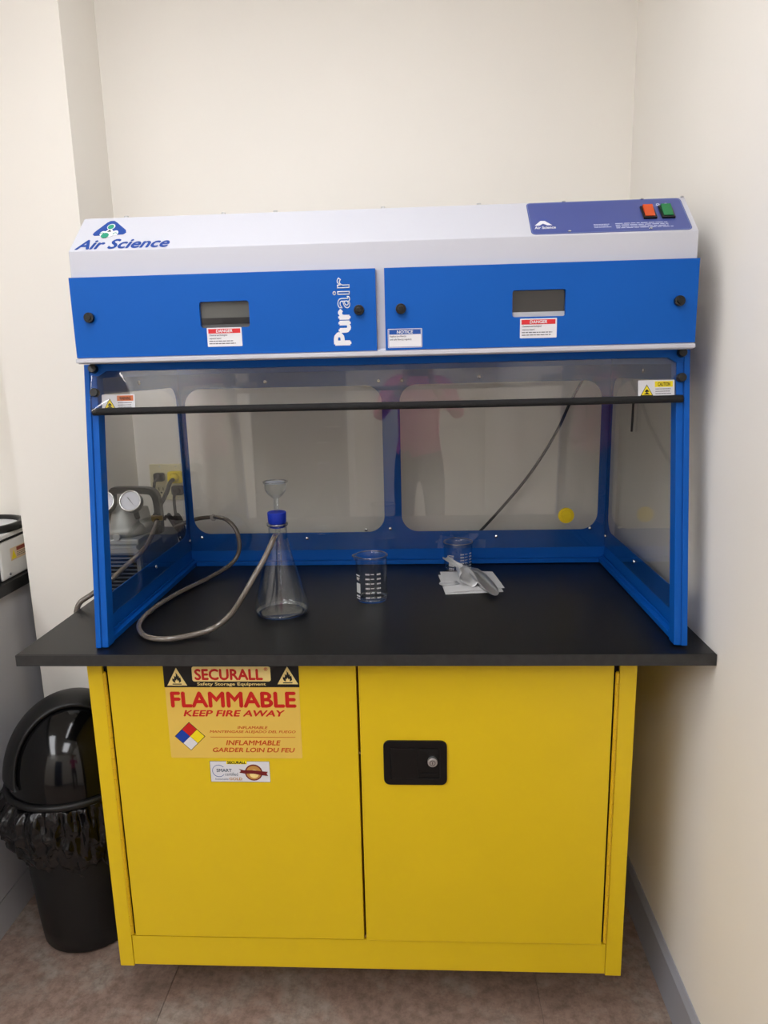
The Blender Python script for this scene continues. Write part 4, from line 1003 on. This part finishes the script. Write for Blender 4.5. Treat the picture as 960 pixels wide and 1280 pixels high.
# liner: crumpled bag folded over the body
b = BM(); n1, n2 = 260, 60; G = []
rn = random.Random(3); ph = [rn.uniform(0, 6.28) for _ in range(12)]
for side in (0, 1):
    g = []
    for j in range(n2 + 1):
        t_ = j / n2; row = []
        for i in range(n1):
            a = 2 * PI * i / n1
            L_ = .190 + .022 * math.sin(a + 2.4) + .008 * math.sin(5 * a) + .005 * math.sin(11 * a + 2)
            z_ = .455 - L_ * t_ + .004 * math.sin(7 * a + 9 * t_)
            def rg(v): return 1 - 2 * abs(math.sin(v))
            puff = .034 * math.sin(PI * t_ ** .62) * (1 + .45 * math.sin(2 * a + .3)) 
            pl = min(1, t_ * 9 + .1) * (1 - .8 * t_)
            fold = (.0070 * rg(13 * a + ph[0] + 1.2 * math.sin(5 * t_ + ph[1])) + .0045 * rg(24 * a + ph[2] + 2 * t_) + .0025 * rg(41 * a + ph[3] - 3 * t_)) * pl
            cr = (.0050 * rg(4.5 * a + 7 * t_ + ph[4]) * rg(6 * t_ - 3 * a + ph[5]) + .0035 * rg(6 * a - 9 * t_ + ph[6])) * min(1, t_ * 3) * (1 - .3 * t_)
            r_ = .163 - .022 * t_ + puff + fold + cr - .0012 * side
            row.append(b.verts.new((NX + r_ * math.cos(a), NY + r_ * math.sin(a), z_)))
        g.append(row)
    G.append(g)
    for j in range(n2):
        for i in range(n1): b.faces.new((g[j][i], g[j][(i + 1) % n1], g[j + 1][(i + 1) % n1], g[j + 1][i]))
for j in (0, n2):
    for i in range(n1): b.faces.new((G[0][j][i], G[0][j][(i + 1) % n1], G[1][j][(i + 1) % n1], G[1][j][i]))
tag(obj('bin_liner', b, M_bag, smooth=True, origin=(NX, NY, .30)), 'crumpled black plastic bag folded over the rim of the bin', 'bin bag')

# ------------------------------------------------------------------ photographer, seen only as a reflection in the panes
def skin_chain(verts, edges, radii, root):
    me = bpy.data.meshes.new('person'); me.from_pydata(verts, edges, []); o = bpy.data.objects.new('person_tmp', me); C.objects.link(o)
    md = o.modifiers.new('s', 'SKIN'); md.use_smooth_shade = True
    for i, r_ in enumerate(radii):
        me.skin_vertices[0].data[i].radius = r_ if isinstance(r_, tuple) else (r_, r_); me.skin_vertices[0].data[i].use_root = (i == root)
    sb = o.modifiers.new('ss', 'SUBSURF'); sb.levels = 2; sb.render_levels = 2
    me2 = bpy.data.meshes.new_from_object(o.evaluated_get(bpy.context.evaluated_depsgraph_get())); bpy.data.objects.remove(o)
    for p in me2.polygons: p.use_smooth = True
    return me2
QX, QY = .130, -1.760
pt = thing('person', 'person in a pink shirt and dark trousers holding up a black phone', 'person', (QX, QY, 0))
ph_ = [(.0, 0, .93), (0, 0, 1.08), (0, -.01, 1.25), (0, -.01, 1.37), (0, 0, 1.46), (0, .01, 1.53),
     (-.17, 0, 1.40), (-.25, .08, 1.20), (-.10, .30, 1.38), (.17, 0, 1.40), (.25, .08, 1.20), (.10, .30, 1.38),
     (-.09, 0, .86), (-.10, .03, .48), (-.11, 0, .09), (-.12, .10, .035), (.09, 0, .86), (.10, .03, .48), (.11, 0, .09), (.12, .10, .035), (-.075, .36, 1.43), (.075, .36, 1.43)]
ed = [(0, 1), (1, 2), (2, 3), (3, 4), (4, 5), (3, 6), (6, 7), (7, 8), (8, 20), (3, 9), (9, 10), (10, 11), (11, 21), (0, 12), (12, 13), (13, 14), (14, 15), (0, 16), (16, 17), (17, 18), (18, 19)]
rd = [(.15, .10), (.13, .09), (.15, .10), (.13, .09), (.055, .055), (.055, .055), .055, .040, .028, .055, .040, .028, .085, .058, .040, .035, .085, .058, .040, .035, (.036, .02), (.036, .02)]
me = skin_chain([(QX + x, QY + y, z) for x, y, z in ph_], ed, rd, 0)
for m in (M_skin, M_shirt, M_jean, M_lblack): me.materials.append(m)
for p in me.polygons:
    c = p.center; dx, dy, z = c.x - QX, c.y - QY, c.z
    if z < .08: p.material_index = 3
    elif z < .98 and dy < .25: p.material_index = 2
    elif z > 1.475: p.material_index = 0
    elif dy > .29: p.material_index = 0
    else: p.material_index = 1
body = obj('body', me, [], pt)
b = sphere(BM(), (QX, QY + .02, 1.635), .098, 28, 20, (.80, .98, 1.20))
for v in b.verts:
    if v.co.y > QY + .05 and v.co.z < 1.60: v.co.x = QX + (v.co.x - QX) * .86
hd = obj('head', b, M_skin, body, smooth=True)
b = sphere(BM(), (QX, QY - .005, 1.665), .105, 24, 16, (.86, .98, 1.05))
bmesh.ops.delete(b, geom=[v for v in b.verts if v.co.y > QY + .055 and v.co.z < 1.70], context='VERTS'); obj('hair', b, M_hair, body, smooth=True)
b = BM(); sphere(b, (QX, QY + .120, 1.625), .016, 10, 8, (.7, 1, 1.4)); obj('nose', b, M_skin, body, smooth=True)
b = BM()
for s in (-1, 1): sphere(b, (QX + s * .032, QY + .098, 1.648), .012, 10, 8)
obj('eyes', b, M_lblack, body, smooth=True)
b = BM(); sphere(b, (QX, QY + .103, 1.585), .022, 10, 8, (1, .4, .3)); obj('mouth', b, mat('lips', (150, 70, 70), .5), body, smooth=True)
b = BM()
for s in (-1, 1): sphere(b, (QX + s * .078, QY + .015, 1.630), .026, 10, 8, (.35, .6, 1.1))
obj('ears', b, M_skin, body, smooth=True)
fb = BM()
for s in (-1, 1):
    for k in range(4):
        z = 1.445 + k * .018; tube(fb, [(QX + s * .072, QY + .372, z - .008), (QX + s * .080, QY + .392, z), (QX + s * .076, QY + .408, z + .003), (QX + s * .058, QY + .4115, z + .003)], .0078, n=8)
    tube(fb, [(QX + s * .070, QY + .362, 1.445), (QX + s * .055, QY + .375, 1.470), (QX + s * .045, QY + .388, 1.485)], .009, n=8)
obj('fingers', fb, M_skin, body, smooth=True)
phn = obj('phone', prism(BM(), rrect(QX - .076, 1.452, QX + .076, 1.528, .010), 'y', QY + .396, QY + .404), M_black, origin=(QX, QY + .40, 1.452), bevel=.001)
tag(phn, 'black phone held up sideways by the person in the pink shirt', 'phone')
